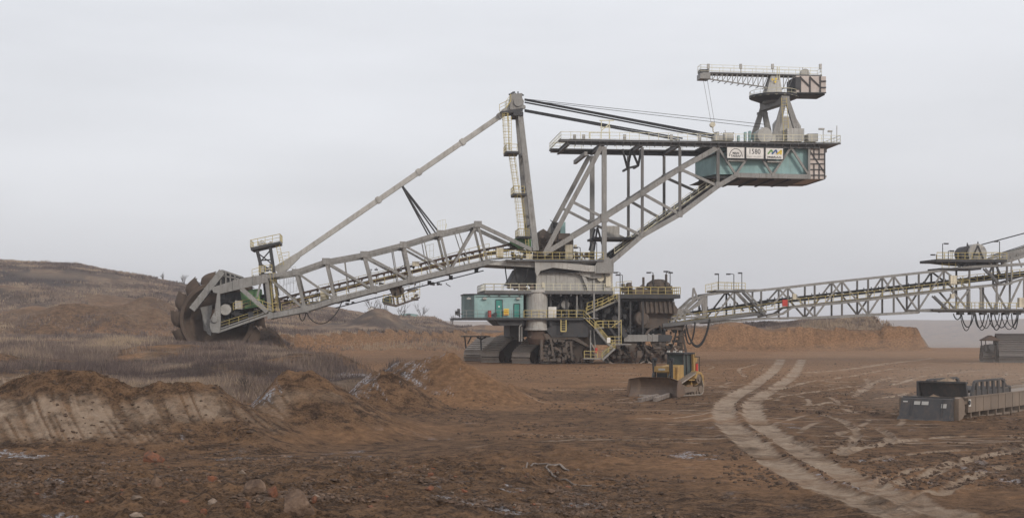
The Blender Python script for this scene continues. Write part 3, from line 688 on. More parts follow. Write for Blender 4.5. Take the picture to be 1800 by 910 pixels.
# cross members joining the two side frames
for x, y, k in ((1062, 383, .5), (1129, 340, .45), (1129, 414, .45), (1195, 297, .45), (1195, 377, .45), (1262, 327, .45), (1100, 440, .4), (1160, 396, .4), (1228, 352, .4), (1030, 270, .5)):
    p = PT(x, y, -HW); mb.beam(p, p + W * SH, k, k * 1.3, U)
for (x0, y0), (x1, y1) in (((1062, 383), (1129, 340)), ((1129, 340), (1195, 297)), ((1129, 414), (1195, 377)), ((1195, 377), (1262, 327))):
    a_, b_ = PT(x0, y0, -HW), PT(x1, y1, -HW); mb.beam(a_, b_ + W * SH, .28, .3, UP); mb.beam(a_ + W * SH, b_, .28, .3, UP)
CB = mb.build('counterweight_boom', M['grey'], EX)
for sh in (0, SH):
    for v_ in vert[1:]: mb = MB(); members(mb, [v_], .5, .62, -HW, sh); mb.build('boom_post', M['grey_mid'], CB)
# hanging bracket frame under the deck
mb = MB()
for w in (-1.5, 2.5):
    members(mb, [(1094, 262, 1103, 296), (1103, 296, 1122, 291), (1122, 291, 1127, 262), (1103, 296, 1110, 262), (1110, 262, 1122, 291)], .3, .42, w)
p = PT(1103, 296, -1.5); mb.beam(p, p + W * 4, .3, .3, U); p = PT(1122, 291, -1.5); mb.beam(p, p + W * 4, .3, .3, U)
mb.build('bracket_frame', M['grey_dark'], CB)
# inclined conveyor with walkway climbing inside the boom
mb = MB()
mb.beam(PT(1035, 470, 1.5), PT(1250, 318, 1.5), 2.6, 0.35, W); mb.beam(PT(1035, 478, 1.5), PT(1250, 326, 1.5), 3.0, 0.5, W)
for k in range(16):
    p = PT(1040 + 13 * k, 469 - 9.2 * k, 1.5); mb.tube(p - W * 1.4, p + W * 1.4, 0.2, 8)
mb.build('boom_conveyor', M['rope'], CB)
mb = MB(); rb = MB()
mb.beam(PT(1080, 447, -2.6), PT(1255, 322, -2.6), 1.1, 0.15, W)
rb_p = [PT(1080, 446, -3.1), PT(1140, 402, -3.1), PT(1200, 360, -3.1), PT(1255, 321, -3.1)]
rail(rb, rb_p); wk = mb.build('walkway', M['deck'], CB); rb.build('handrail', M['cream_rail'], CB)
# small cabinet platform in the boom
mb = MB(); fbox(mb, 1044, 417, 1128, 420, -4.5, 2.5); members(mb, [(1044, 440, 1050, 400), (1050, 400, 1062, 440), (1036, 440, 1046, 402)], .25, .3, -3); mb.build('platform', M['grey_dark'], CB)
mb = MB(); fbox(mb, 1067, 397, 1089, 416.8, -3.6, -1.5); mb.obox(PT(1078, 407, -3.62), U * .03, W * .03, UP * .85); mb.build('cabinet', M['grey_light'], CB)

# ---------------- upper deck
mb = MB()
fpoly(mb, [(985, 244.5), (1478, 251), (1478, 254), (985, 248)], -7.0, -6.85)   # near edge girder
q = [PT(x, y, -7.0) for x, y in ((985, 244.5), (1478, 251), (1478, 253), (985, 246.5))]
mb.prism(q, W * 2.6); mb.prism([p + W * 11.4 for p in q], W * 2.6)     # side walkways
q = [PT(x, y, -7.0) + W * 2.6 for x, y in ((1250, 248), (1478, 251), (1478, 253), (1250, 250))]
mb.prism(q, W * 8.8)
for x, y in ((1000, 246), (1062, 247), (1129, 248.5), (1195, 249), (1262, 250), (1327, 251), (1390, 252), (1440, 253)):
    p = PT(x, y + 4.5, -6.4); mb.ibeam(p, p + W * 12.9, .4, .75, U)
for w in (-6.0, 6.0):
    p0, p1 = PT(1000, 249.5, -6), PT(1440, 257, -6); mb.ibeam(p0 + W * (w + 6), p1 + W * (w + 6), .6, .9, W, .14)

for x in range(998, 1440, 14):                                    # brackets under the side walkway
    p = PT(x, 247 + (x - 985) * .0135, -7.0); mb.beam(p + UP * -.1, p + W * .6 + UP * -.75, .12, .12, U)
# lower shelf at the front
fbox(mb, 970, 263.5, 1040, 266, 5.2, 7.2)
UD = mb.build('upper_deck', M['deck'], EX)
rb = MB()
e0, e1 = PT(986, 244, -6.95), PT(1477, 250.5, -6.95)
rail(rb, [e0 + W * 13.9, e0, e1, e1 + W * 13.9], step=1.6, t=.07); rail(rb, [e0 + W * 13.9, e1 + W * 13.9], step=3.0, t=.05)
fr(rb, [(972, 263, ), (1022, 263)], 5.2, step=1.3)
for x, y0, y1 in ((1057, 212, 244), (1071, 212, 244)): members(rb, [(x, y0, x, y1)], .12, .12, -3)
members(rb, [(1054, 212, 1079, 212), (1055, 224, 1073, 224), (1036, 233, 1073, 233), (1036, 233, 1036, 244), (1057, 230, 1071, 218)], .14, .16, -3)
rb.build('handrail', M['cream_rail'], UD)
mb = MB()
for x in (1413, 1447, 1471): mb.tube(PT(x, 250, -5.5), PT(x, 226 if x < 1470 else 221, -5.5), .07, 6)
mb.obox(PT(1444, 227, -5.5), U * .45, W * .2, UP * .14); mb.obox(PT(1459, 231, -5), U * .35, W * .2, UP * .14); mb.tube(PT(1462, 250, -5), PT(1461, 232, -5), .06, 6)
for x in (1010, 1026, 1098, 1180, 1230): mb.obox(PT(x, 242, -5.5), U * .22, W * .2, UP * .5)
mb.build('deck_lamp', M['grey_light'], UD)
# winches and boxes standing on the deck
mb = MB()
mb.lathe(PT(1345, 238, -5.2), W, [(0.0, 0), (1.25, 0), (1.35, .2), (1.35, 2.2), (1.25, 2.4), (0, 2.4)], 20)
fbox(mb, 1336, 238, 1364, 248, -5.0, -2.6)
mb.lathe(PT(1278, 241, -4.0), U, [(0, -.6), (.75, -.6), (.75, .9), (0, .9)], 16); fbox(mb, 1256, 238, 1290, 246, -4.4, -2.2); clutter(mb, 1256, 234, 1290, 244, -4.4, -1, 14, .1, .4)
mb.build('winch', M['grey_light'], UD)
mb = MB(); fpoly(mb, [(1371, 247), (1371, 212), (1376, 205), (1398, 205), (1408, 222), (1408, 247)], 1.2, 5.6)
fbox(mb, 1384, 226, 1412, 248, -4.6, .6); fbox(mb, 1421, 235, 1438, 248, -4.6, -2.0); fbox(mb, 1362, 232, 1386, 248, -3.6, 0)
mb.build('winch_house', M['grey_light'], UD)
mb = MB()
for x, h_ in ((1299, 238), (1311, 232), (1319, 230), (1326, 236)): fbox(mb, x - 1.6, h_, x + 1.6, 248, -3.6, -2.8)
mb.beam(PT(1326, 233, -3.2), PT(1333, 244, -3.2), .2, .35, W); mb.build('guide_post', M['teal'], UD)

# ---------------- machinery house in the boom tail
mb = MB()
fpoly(mb, [(1257, 273), (1296, 262), (1420, 263), (1420, 306.5), (1257, 306.5)], -5.2, -4.9)
A_ = [PT(1257, 273, -5.2), PT(1257, 306.5, -5.2)]
fbox(mb, 1257, 262, 1420, 306.5, -5.15, 5.2)
B0, B1 = PT(1222, 284, 4.8), PT(1222, 313, 4.8)
mb.add([A_[0], A_[1], B1, B0, A_[0] + W * 9.8, A_[1] + W * 9.8], [(0, 3, 2, 1), (0, 4, 3), (1, 2, 5)])
for x in range(1262, 1420, 8): mb.beam(PT(x, 306, -5.2), PT(x, 264, -5.2), .05, .06, W)
MH = mb.build('machinery_house', M['teal'], EX)
mb = MB()
mb.add([PT(1255, 270, -5.4), PT(1296, 259, -5.4), PT(1296, 259, -5.4) + W * 10, PT(1219, 283, 5.0), PT(1255, 272.5, -5.4), PT(1296, 261.5, -5.4), PT(1296, 261.5, -5.4) + W * 10, PT(1219, 285.5, 5.0)],
       [(0, 1, 2, 3), (7, 6, 5, 4), (0, 4, 5, 1), (0, 3, 7, 4), (1, 5, 6, 2), (2, 6, 7, 3)])
mb.build('roof', M['grey_dark'], MH)
mb = MB()
mb.add([PT(1240, 313, -4.8), PT(1424, 312.5, -5.8), PT(1450, 315.5, -5.8), PT(1450, 315.5, -5.8) + W * 10, PT(1406, 313, -4.8) + W * 12, PT(1240, 313, -4.8) + W * 12,
        PT(1262, 309, -4.8), PT(1424, 309, -5.8), PT(1450, 313, -5.8), PT(1450, 313, -5.8) + W * 10, PT(1406, 309, -4.8) + W * 12, PT(1255, 309, -4.8) + W * 12],
       [(0, 5, 4, 3, 2, 1), (6, 7, 8, 9, 10, 11), (0, 1, 7, 6), (1, 2, 8, 7), (2, 3, 9, 8), (3, 4, 10, 9), (4, 5, 11, 10), (5, 0, 6, 11)])
for x in (1270, 1300, 1330, 1360, 1390): p = PT(x, 314.5, -4.5); mb.ibeam(p, p + W * 11, .3, .5, U)
mb.build('floor_pan', M['grey_dark'], MH)
mb = MB(); fbox(mb, 1422, 261.5, 1450, 314.5, -5.9, 5.9); cwb = mb.build('counterweight_block', M['plate'], EX)
mb = MB()
for x0, y0, x1, y1 in ((1421.5, 261, 1421.5, 315), (1450, 261, 1450, 315), (1421, 271, 1450, 271), (1421, 280, 1450, 280), (1421, 288, 1450, 288), (1421, 298, 1450, 298), (1421, 308, 1450, 308), (1431, 261, 1431, 280), (1440, 271, 1440, 280), (1431, 288, 1431, 315), (1440, 261, 1440, 271), (1440, 288, 1440, 315), (1421, 261, 1450, 304)):
    members(mb, [(x0, y0, x1, y1)], .1, .16, -5.98)
mb.build('clamp_strap', M['grey_dark'], cwb)
mb = MB()
for w in (-3, 0, 3): fbox(mb, 1449, 262, 1453.5, 268, w, w + 1.2); fbox(mb, 1449.5, 308, 1453, 312, w, w + 1.2)
mb.build('buffer', M['grey_light'], cwb)

# ---------------- three signs on the side frame
def sign(x0, x1, y0, y1, tilt, label):
    mb = MB(); p = [PT(x0, y0, -6.62), PT(x1, y0 + tilt, -6.62), PT(x1, y1 + tilt, -6.62), PT(x0, y1, -6.62)]
    mb.prism(p, W * 0.12); s_ = mb.build('sign', M['white'], EX, label=label)
    fm = MB()
    for a_, b_ in zip(p, p[1:] + p[:1]): fm.beam(a_, b_, .14, .12, W)
    fm.build('sign_frame', M['grey_dark'], s_); return s_, p
def onsign(p, fx, fy, off=.02):
    return p[0].lerp(p[1], fx).lerp(p[3].lerp(p[2], fx), fy) - W * off
sg, p = sign(1277.5, 1309.3, 257.8, 278.3, .8, 'white sign with an arch over the words MAN TAKRAF')
mb = MB(); nx = (p[1] - p[0]).normalized()
text_into(mb, 'MAN', onsign(p, .5, .54), .38, 1.05, nx, bold=.03); text_into(mb, 'TAKRAF', onsign(p, .5, .78), .36, 1.75, nx, bold=.03)
cc = onsign(p, .5, .84, .02); pr = None
for t in np.linspace(0, math.pi, 17):
    q = cc + nx * math.cos(t) * 1.08 + UP * math.sin(t) * 1.3
    if pr: mb.beam(pr, q, .01, .1, W)
    pr = q
mb.build('lettering', M['ink'], sg)
sg, p = sign(1311.2, 1343.2, 258.6, 279, .8, 'white sign with the number 1580')
mb = MB(); text_into(mb, '1580', onsign(p, .5, .36), .85, 1.85, nx, bold=.012); mb.build('lettering', M['ink'], sg)
for tx, fx, wd_ in (('Bagger', .22, .95), ('SRs', .5, .5), ('2000', .72, .62)):
    mb = MB(); text_into(mb, tx, onsign(p, fx, .8), .26, wd_, nx); mb.build('small_lettering', M['faded'], sg)
sg, p = sign(1345.2, 1377.2, 259.4, 279.8, .8, 'white sign with a green, blue and yellow zigzag over the word MIBRAG')
mb = MB(); text_into(mb, 'MIBRAG', onsign(p, .5, .82), .34, 2.35, nx, bold=.03); mb.build('lettering', M['ink'], sg)
def stroke(mb, p, pts, th, k):
    for a_, b_ in zip(pts[:-1], pts[1:]): mb.beam(onsign(p, *a_, .02 + k), onsign(p, *b_, .02 + k), .01, th, W)
mb = MB(); stroke(mb, p, [(.14, .56), (.34, .18), (.42, .54)], .24, 0); mb.build('green_mark', M['sgreen'], sg)
mb = MB(); stroke(mb, p, [(.36, .56), (.59, .18), (.66, .54)], .24, .012); mb.build('blue_mark', M['sblue'], sg)
mb = MB(); stroke(mb, p, [(.64, .56), (.88, .2), (.86, .58)], .24, .024); stroke(mb, p, [(.74, .46), (.87, .46)], .12, .024); mb.build('yellow_mark', M['syellow'], sg)
mb = MB(); fbox(mb, 1280, 281, 1309, 283.2, -6.3, -5.3); fbox(mb, 1349, 283, 1374, 285.2, -6.3, -5.3); mb.build('lamp_tray', M['grey_light'], MH)

# ---------------- slewing crane on the deck
mb = MB()
for segs, w in (([(1380, 172, 1360, 248), (1382, 172, 1407, 248)], -3.6), ([(1340, 190, 1323, 246), (1342, 188, 1353, 244)], 3.6)):
    for x0, y0, x1, y1 in segs:
        mb.beam(PT(x0, y0, w), PT(x1, y1, w), .6, .7, W, .7, 1.05)
mb.beam(PT(1381, 174, -3.6), PT(1341, 189, 3.6), 1.6, 1.5, UP, 1.3, 1.2)
mb.beam(PT(1331, 200, 3.6), PT(1349, 200, 3.6), .5, .4, W); mb.lathe(PT(1362, 182, 0), UP, [(0, 0), (2.1, 0), (2.1, .8), (0, .8)], 24)
CR = mb.build('slewing_crane', M['grey'], EX)
mb = MB(); mb.lathe(PT(1360, 176.5, 0), UP, [(0, 0), (2.6, -.25), (4.1, .35), (4.15, .7), (0, .7)], 32); mb.build('crane_platform', M['grey_dark'], CR)
mb = MB(); c_ = PT(1360, 173.5, 0); rail(mb, [c_ + U * 4.05 * math.cos(t) + W * 4.05 * math.sin(t) for t in np.linspace(0, 2 * math.pi, 19)], step=1.4, t=.06); 
e0, e1 = PT(1232, 125.5, -1.1), PT(1444, 132, -1.1); rail(mb, [e0, e1, e1 + W * 2.2, e0 + W * 2.2, e0], step=1.9, t=.055)
members(mb, [(1366, 118, 1366, 140), (1370, 118, 1370, 140)], .1, .1, -1.2); mb.build('handrail', M['cream_rail'], CR)
mb = MB(); mb.add([PT(1346, 172, -1.9), PT(1376, 172, -1.9), PT(1376, 172, -1.9) + W * 3.6, PT(1346, 172, -1.9) + W * 3.6, PT(1355, 133, -.9), PT(1371, 133, -.9), PT(1371, 133, -.9) + W * 1.8, PT(1355, 133, -.9) + W * 1.8],
       [(0, 1, 5, 4), (1, 2, 6, 5), (2, 3, 7, 6), (3, 0, 4, 7), (4, 5, 6, 7)]); mb.build('crane_tower', M['grey_light'], CR)
mb = MB()
for x, y, mt in ((1358, 140, 0), (1364, 139, 1), (1363, 144, 2)): fbox(mb, x - 1.4, y - 1.6, x + 1.4, y + 1.6, -1.6, -1.5)
mb.build('badge', M['syellow'], CR)
mb = MB()
top = [(1235, 128.5), (1444, 134)]; bot = [(1237, 138), (1356, 155), (1398, 155)]
for w in (-1.0, 1.0):
    members(mb, [(1235, 128.5, 1444, 134)], .16, .22, w); members(mb, [(1237, 138, 1262, 141.5), (1262, 141.5, 1356, 155), (1356, 155, 1398, 155)], .16, .2, w)
    xs = np.linspace(1252, 1395, 17)
    def tb(x): return 128.5 + (x - 1235) * 5.5 / 209
    def bb(x): return 138 + (x - 1237) * 17 / 119 if x < 1356 else 155
    for a_, b_ in zip(xs[:-1], xs[1:]):
        if 1349 < a_ < 1372: continue
        members(mb, [(a_, tb(a_), a_, bb(a_)), (a_, bb(a_), b_, tb(b_))], .11, .11, w)
for x in np.linspace(1245, 1390, 14):
    p = PT(x, bb(x), -1.0); mb.beam(p, p + W * 2, .1, .1, U)
fbox(mb, 1231, 129, 1249, 138, -1.2, 1.2)
mb.build('jib', M['grey'], CR)
mb = MB(); mb.prism([PT(x, y, -1.25) for x, y in ((1249, 126.6), (1445, 132.2), (1445, 134), (1249, 128.6))], W * 2.5); fbox(mb, 1231, 122, 1247, 128, -.8, .8); mb.build('jib_walkway', M['deck'], CR)
mb = MB(); fbox(mb, 1400, 134.5, 1452, 163, -2.4, 2.4)
ctb = mb.build('jib_counterweight', M['plate'], CR)
mb = MB(); members(mb, [(1407, 134.5, 1407, 163), (1424, 134.5, 1424, 163), (1442, 134.5, 1442, 163), (1400, 163.5, 1452, 163.5), (1407, 136, 1423, 152), (1424, 136, 1441, 152), (1442, 143, 1452, 143), (1442, 154, 1452, 154)], .16, .2, -2.5)
fbox(mb, 1398.5, 136, 1406.5, 157, -2.6, 2.3); fbox(mb, 1400, 163.2, 1450, 166.5, -2.0, 2.2); mb.build('clamp_strap', M['grey_dark'], ctb)
mb = MB(); mb.lathe(PT(1414, 129.5, 0), W, [(0, -.5), (.75, -.5), (.75, .5), (0, .5)], 14); mb.tube(PT(1411, 133, 0), PT(1411, 119, 0), .07, 6)
for x in (1245, 1302, 1358, 1442): mb.tube(PT(x, 128, -1), PT(x, 116, -1), .06, 6); mb.obox(PT(x, 117, -1), U * .2, W * .2, UP * .4)
mb.build('jib_winch', M['grey_light'], CR)
mb = MB()
for x0, x1 in ((1236, 1250), (1243, 1256)): mb.tube(PT(x0, 139, 0), PT(x1, 216, 0), .035, 5)
mb.build('hook_rope', M['grey'], CR)
mb = MB(); mb.lathe(PT(1253, 219, -.3), W, [(0, 0), (.45, 0), (.45, .6), (0, .6)], 14); mb.tube(PT(1253, 222, 0), PT(1253.5, 231, 0), .1, 6); mb.tube(PT(1253.5, 231, 0), PT(1256, 234, 0), .09, 6); mb.build('hook_block', M['cream'], CR)
mb = MB(); ladder(mb, PT(1383, 246, -4.3), PT(1378, 172, -4.3), .9); mb.build('ladder', M['yellow'], CR)

# ---------------- mast, stay and ropes
mb = MB()
mb.beam(PT(942, 441, -4.6), PT(914, 198, -1.6), .85, .95, W, .85, .85)
mb.beam(PT(942, 441, -4.6) + W * 9.2, PT(914, 198, -1.6) + W * 3.2, .85, .95, W, .85, .85)
for x, y, wn in ((922, 267, -2.2), (928.5, 325, -3.0), (936, 390, -3.9)):
    p = PT(x, y, wn); mb.beam(p, p - W * 2 * wn, .4, .5, U)
mb.beam(PT(922, 267, -2.2), PT(928.5, 325, 3.4), .25, .3, U); mb.beam(PT(922, 267, 2.4), PT(928.5, 325, -3.0), .25, .3, U); mb.beam(PT(928.5, 325, -3), PT(936, 390, 4.2), .25, .3, U)
fpoly(mb, [(897, 193), (919, 193), (921, 178), (918, 172), (918, 164), (899, 165), (897, 176)], -1.5, 1.7)
mb.lathe(PT(911, 179, -1.75), W, [(0, 0), (.75, 0), (.75, .3), (0, .3)], 18); fpoly(mb, [(918, 183), (924, 186), (924, 190), (914, 194)], -1.6, -.8)
MA = mb.build('mast', M['grey'], EX)
mb = MB(); fbox(mb, 903, 197, 920, 203, -2.4, 2.4); fpoly(mb, [(880, 196), (919, 190), (919, 196), (882, 200)], -1.8, 1.8); clutter(mb, 897, 162, 919, 170, -1.5, 1.5, 12, .1, .35)
for x, y in ((901, 267), (914, 341), (922, 416)): fbox(mb, x - 11, y - 1, x + 12, y + 2, -4.6, 0)
mb.build('mast_platform', M['grey_dark'], MA)
mb = MB()
fr(mb, [(878, 196), (890, 190), (898, 178)], -1.9, step=1.0); fr(mb, [(878, 196), (898, 186)], 1.9, step=1.2)
for x, y in ((901, 266), (914, 340), (922, 415)):
    fr(mb, [(x - 11, y), (x + 8, y)], -4.6, step=1.0); p = PT(x - 11, y, -4.6); rail(mb, [p, p + W * 4.4], step=1.2)
for x, y in ((888, 166), (899, 166)): pass
ladder(mb, PT(892, 264, -3.4), PT(888, 200, -2.4), .75, cage=True); ladder(mb, PT(897, 264, -3.2), PT(896, 205, -2.4), .5)
ladder(mb, PT(909, 339, -3.6), PT(899, 268, -3.0), .75, cage=True)
ladder(mb, PT(919, 414, -4.2), PT(911, 343, -3.6), 1.0, cage=True); ladder(mb, PT(929, 452, -4.4), PT(926, 420, -4.4), .5)
mb.build('ladder', M['yellow'], MA)
mb = MB()
mb.beam(PT(884, 201, 0), PT(496, 468, 0), 1.0, .8, W); mb.beam(PT(524, 449, 0), PT(487, 478, 0), 1.2, .9, W, 1.3, 1.9)
mb.beam(PT(897, 190, 0), PT(876, 206, 0), 1.5, 1.0, W)
for x in (813, 736, 665):
    y = 201 + (884 - x) * .688; p = PT(x, y, 0); d_ = (PT(884, 201, 0) - PT(496, 468, 0)).normalized(); mb.obox(p, d_ * .3, W * .62, d_.cross(W) * .55)
ST = mb.build('stay_beam', M['grey_light'], EX)
mb = MB(); p = PT(703, 321, 0)
for x, y, w in ((757, 412, -3.2), (769, 405, -2.8)): mb.tube(p, PT(x, y, w), .14, 6)
for x, y, w in ((757, 412, -3.2), (769, 405, -2.8)): mb.tube(p, PT(x, y, w) + W * 6, .12, 6)
mb.build('stay_prop', M['grey_dark'], ST)
for (x0, y0, x1, y1, w0, w1, r_) in ((922, 174.5, 1256, 237, -1.5, -3, .14), (922, 180, 1256, 243.5, -1.5, -3, .14), (922, 193, 1200, 243.5, -1.5, -3, .13), (922, 196, 1190, 246, -1.5, -3, .12),
                                     (922, 176, 1256, 240, 1.5, 3, .13), (922, 194.5, 1195, 246, 1.5, 3, .12)):
    mb = MB(); mb.tube(PT(x0, y0, w0), PT(x1, y1, w1), r_, 6); mb.build('suspension_rope', M['rope'], EX)
for x0, y0, x1, y1 in ((922, 174, 1345, 219), (922, 176, 1345, 225)):
    mb = MB(); mb.tube(PT(x0, y0, 0), PT(x1, y1, 0), .045, 5); mb.build('hoist_rope', M['grey_dark'], EX)

# ---------------- wheel boom
hb = 4.4; S2 = 2 * hb
tc_ = [(430, 496, 465, 487, 1.3), (465, 487, 520, 477.5, 1.05), (520, 477.5, 573, 459), (573, 459, 640, 447), (640, 447, 709.5, 429.5), (709.5, 429.5, 774, 409.5), (774, 409.5, 840, 394), (840, 394, 942, 442)]
lc_ = [(470, 556, 536, 543.5, 1.1), (536, 543.5, 588.5, 527), (588.5, 527, 657, 509), (657, 509, 723, 492), (723, 492, 790, 476), (790, 476, 857, 461), (857, 461, 945, 466)]
vt_ = [(468, 487, 476, 556, 1.15), (520, 478, 536, 543), (573, 459, 588.5, 526), (640, 447, 656, 508, 1.15), (709.5, 430, 722.5, 492, 1.1), (774, 410, 790, 476, .8), (840, 394, 857, 461, .8)]
dg_ = [(474, 490, 532, 540), (522, 479, 588, 525), (573, 460, 655, 508), (640, 448, 721, 491), (709.5, 431, 788, 475), (838, 396, 792, 475)]
mb = MB()
for sh in (0, S2):
    members(mb, tc_, .65, .72, -hb, sh); members(mb, lc_, .7, .85, -hb, sh); members(mb, vt_, .5, .6, -hb, sh); members(mb, dg_, .36, .42, -hb, sh)
    for x, y in ((520, 478), (573, 459), (640, 447), (709.5, 430), (774, 410), (840, 394)):
        p = PT(x, y, -hb) + W * sh; mb.obox(p, U * .62, W * .35, UP * .5)
    for x, y in ((536, 543), (588.5, 526), (657, 508), (723, 491), (790, 475)):
        p = PT(x, y, -hb) + W * sh; mb.obox(p, U * .6, W * .37, UP * .55)
    # lower flange lip seen along the bottom chord
    for x0, y0, x1, y1, *k in lc_: p, q = PT(x0, y0 + 4.2, -hb) + W * sh, PT(x1, y1 + 4.2, -hb) + W * sh; mb.beam(p, q, 1.0, .1, W)
    members(mb, [(605, 455, 612, 512), (690, 435, 700, 498), (745, 420, 757, 484), (805, 403, 826, 468)], .14, .16, -hb, sh)
for x, y in ((520, 478), (573, 459), (640, 447), (709.5, 430), (774, 410), (840, 394), (536, 543), (588.5, 527), (657, 509), (723, 492), (790, 476), (857, 461)):
    p = PT(x, y, -hb); mb.beam(p, p + W * S2, .4, .5, U)
tops = [(520, 478), (573, 459), (640, 447), (709.5, 430), (774, 410), (840, 394)]
for a_, b_ in zip(tops[:-1], tops[1:]): mb.beam(PT(*a_, -hb), PT(*b_, -hb) + W * S2, .22, .25, UP)
WB = mb.build('wheel_boom', M['grey'], EX)
# heavy tapered side girders carrying the wheel head
mb = MB()
for w0 in (-4.9, 2.6):
    fpoly(mb, [(372, 505), (375, 514), (388, 516), (470, 496), (470, 481), (435, 487), (424, 489)], w0, w0 + .7)
    fpoly(mb, [(382, 514), (377, 548), (369, 562), (369, 574), (372, 584), (384, 585), (387, 579), (388, 564), (386.5, 514)], w0 - .15, w0 + .35)
    mb.lathe(PT(376.8, 561, w0 - .5), W, [(0, 0), (.5, 0), (.55, .1), (.55, .8), (0, .8)], 16)
    members(mb, [(424, 507, 456, 535), (456, 535, 470, 548)], .6, .85, w0 + .3); members(mb, [(459, 492, 452, 522)], .3, .35, w0 + .3)
    members(mb, [(384, 583, 470, 553, .8), (388, 577, 470, 548, .4)], .5, .5, w0 + .3)
for x0, y0 in ((410, 500), (445, 491)): p = PT(x0, y0, -4.95); mb.obox(p, U * .08, W * .1, UP * .75)
hd = mb.build('head_girder', M['grey'], WB)
mb = MB(); fpoly(mb, [(389, 474), (392, 474), (424, 485), (427, 489), (384, 502), (380, 506)], -2.0, 2.0); mb.build('head_hood', M['grey_dark'], WB)
mb = MB(); members(mb, [(390, 475, 425, 487), (388, 483, 388, 503), (397, 478, 397, 500), (405, 481, 405, 497), (413, 483, 413, 494), (389, 484, 420, 490)], .2, .24, -2.3); mb.build('hood_frame', M['grey'], WB)
# head machinery
mb = MB(); fpoly(mb, [(422, 513), (446, 508), (456, 507), (458, 538), (428, 543)], -3.2, 2.4); fpoly(mb, [(450, 520), (476, 514), (478, 534), (458, 540)], -1.0, 2); mb.build('gearbox', M['green'], WB)
mb = MB(); mb.lathe(PT(396, 544, -3.9), W, [(0, 0), (.85, 0), (.9, .15), (.9, 3), (0, 3)], 20)
for t in range(4): mb.beam(PT(396, 544, -3.93) + (U * math.cos(t * .785) + UP * math.sin(t * .785)) * .8, PT(396, 544, -3.93) - (U * math.cos(t * .785) + UP * math.sin(t * .785)) * .8, .04, .06, W)
fbox(mb, 413, 528, 426, 543, -3.9, -2); mb.build('drive_motor', M['grey_light'], WB)
mb = MB(); clutter(mb, 388, 520, 470, 552, -3.2, 2.5, 90, .15, .6); clutter(mb, 390, 548, 460, 572, -3.6, 2.5, 80, .12, .5)
fpoly(mb, [(386, 576), (468, 549), (468, 552), (386, 580)], -3.4, 3); fpoly(mb, [(388, 520), (424, 512), (424, 526), (388, 533)], -2.2, 2.5)
mb.build('drive_machinery', M['grey_dark'], WB)
mb = MB(); fr(mb, [(386, 578), (470, 551)], -3.7, h=1.0, step=1.5, t=.07); fr(mb, [(410, 545), (455, 533)], -3.9, step=1.3); fr(mb, [(418, 540), (455, 528)], 3, step=1.3); fr(mb, [(452, 538), (480, 548)], -4.8, step=.9)
mb.build('handrail', M['yellow'], WB)
# wheel lattice tower with lookout
mb = MB()
members(mb, [(452, 440, 463, 484), (475, 434, 488, 520), (486, 520, 497, 548), (463, 484, 470, 552, .8)], .6, .62, -2.8); members(mb, [(452, 440, 463, 484), (475, 434, 488, 520)], .6, .62, 2.2)
members(mb, [(455, 446, 476, 462), (475, 440, 456, 462), (456, 462, 482, 478), (454, 458, 478, 456)], .16, .2, -2.8)
fpoly(mb, [(440, 435), (492, 424), (492, 428), (441, 440)], -3.6, 2.8); fbox(mb, 455, 480, 478, 483, -3.8, 3)
TW = mb.build('head_tower', M['grey_dark'], EX)
mb = MB(); fr(mb, [(440, 434.5), (492, 423.5)], -3.6, step=1.2); fr(mb, [(440, 434.5), (492, 423.5)], 2.7, step=1.2); p = PT(492, 423.5, -3.6); rail(mb, [p, p + W * 6.2]); p = PT(440, 434.5, -3.6); rail(mb, [p, p + W * 6.2])
ladder(mb, PT(496, 466, -2.8), PT(488, 430, -2.8), .6); fr(mb, [(492, 458), (508, 455)], -2.6); fr(mb, [(443, 486), (458, 482)], -3.8, step=1); fr(mb, [(455, 480), (478, 478)], -3.8, step=1)
ladder(mb, PT(484, 545, -3.9), PT(478, 480, -3.9), .8, cage=True); mb.build('handrail', M['yellow'], TW)
mb = MB(); clutter(mb, 454, 424, 478, 432, -2, 2, 16, .1, .4); clutter(mb, 456, 465, 480, 478, -3, 1, 14, .2, .45); fbox(mb, 455, 467, 464, 478, -3.6, -2); mb.build('winch', M['grey_light'], TW)
mb = MB(); fr(mb, [(492, 520), (522, 512)], -2.0, h=3.0, step=.6, t=.05); fr(mb, [(500, 500), (520, 494)], -1.0, h=2.4, step=.6, t=.05); mb.build('mesh_guard', M['grey_light'], TW)
# belt and walkway inside the boom
mb = MB()
mb.beam(PT(470, 530, .4), PT(800, 449, .4), 2.4, .28, W); mb.beam(PT(470, 540, .4), PT(800, 459, .4), 2.8, .5, W)
mb.beam(PT(800, 449, .4), PT(925, 424, .4), 2.4, .28, W); mb.beam(PT(800, 459, .4), PT(925, 432, .4), 2.8, .45, W)
for k in range(34): p = PT(480 + 13 * k, 529 - 3.12 * k, .4); mb.tube(p - W * 1.4, p + W * 1.4, .18, 8); mb.beam(p - W * 1.35 - UP * .9, p - W * 1.35, .14, .14, U)
mb.build('boom_conveyor', M['rust'], WB)
mb = MB(); mb.beam(PT(488, 549, -3.6), PT(790, 472, -3.6), 1.1, .14, W); mb.beam(PT(790, 472, -3.6), PT(860, 456, -3.6), 1.1, .14, W); mb.beam(PT(860, 456, -3.6), PT(945, 449, -3.6), 1.1, .14, W)
clutter(mb, 500, 528, 640, 534, -2.5, 2.5, 20, .1, .45); clutter(mb, 640, 498, 790, 500, -2.5, 2.5, 18, .1, .4); clutter(mb, 640, 470, 860, 474, -2.0, 2.5, 18, .1, .4)
mb.build('walkway', M['deck'], WB)
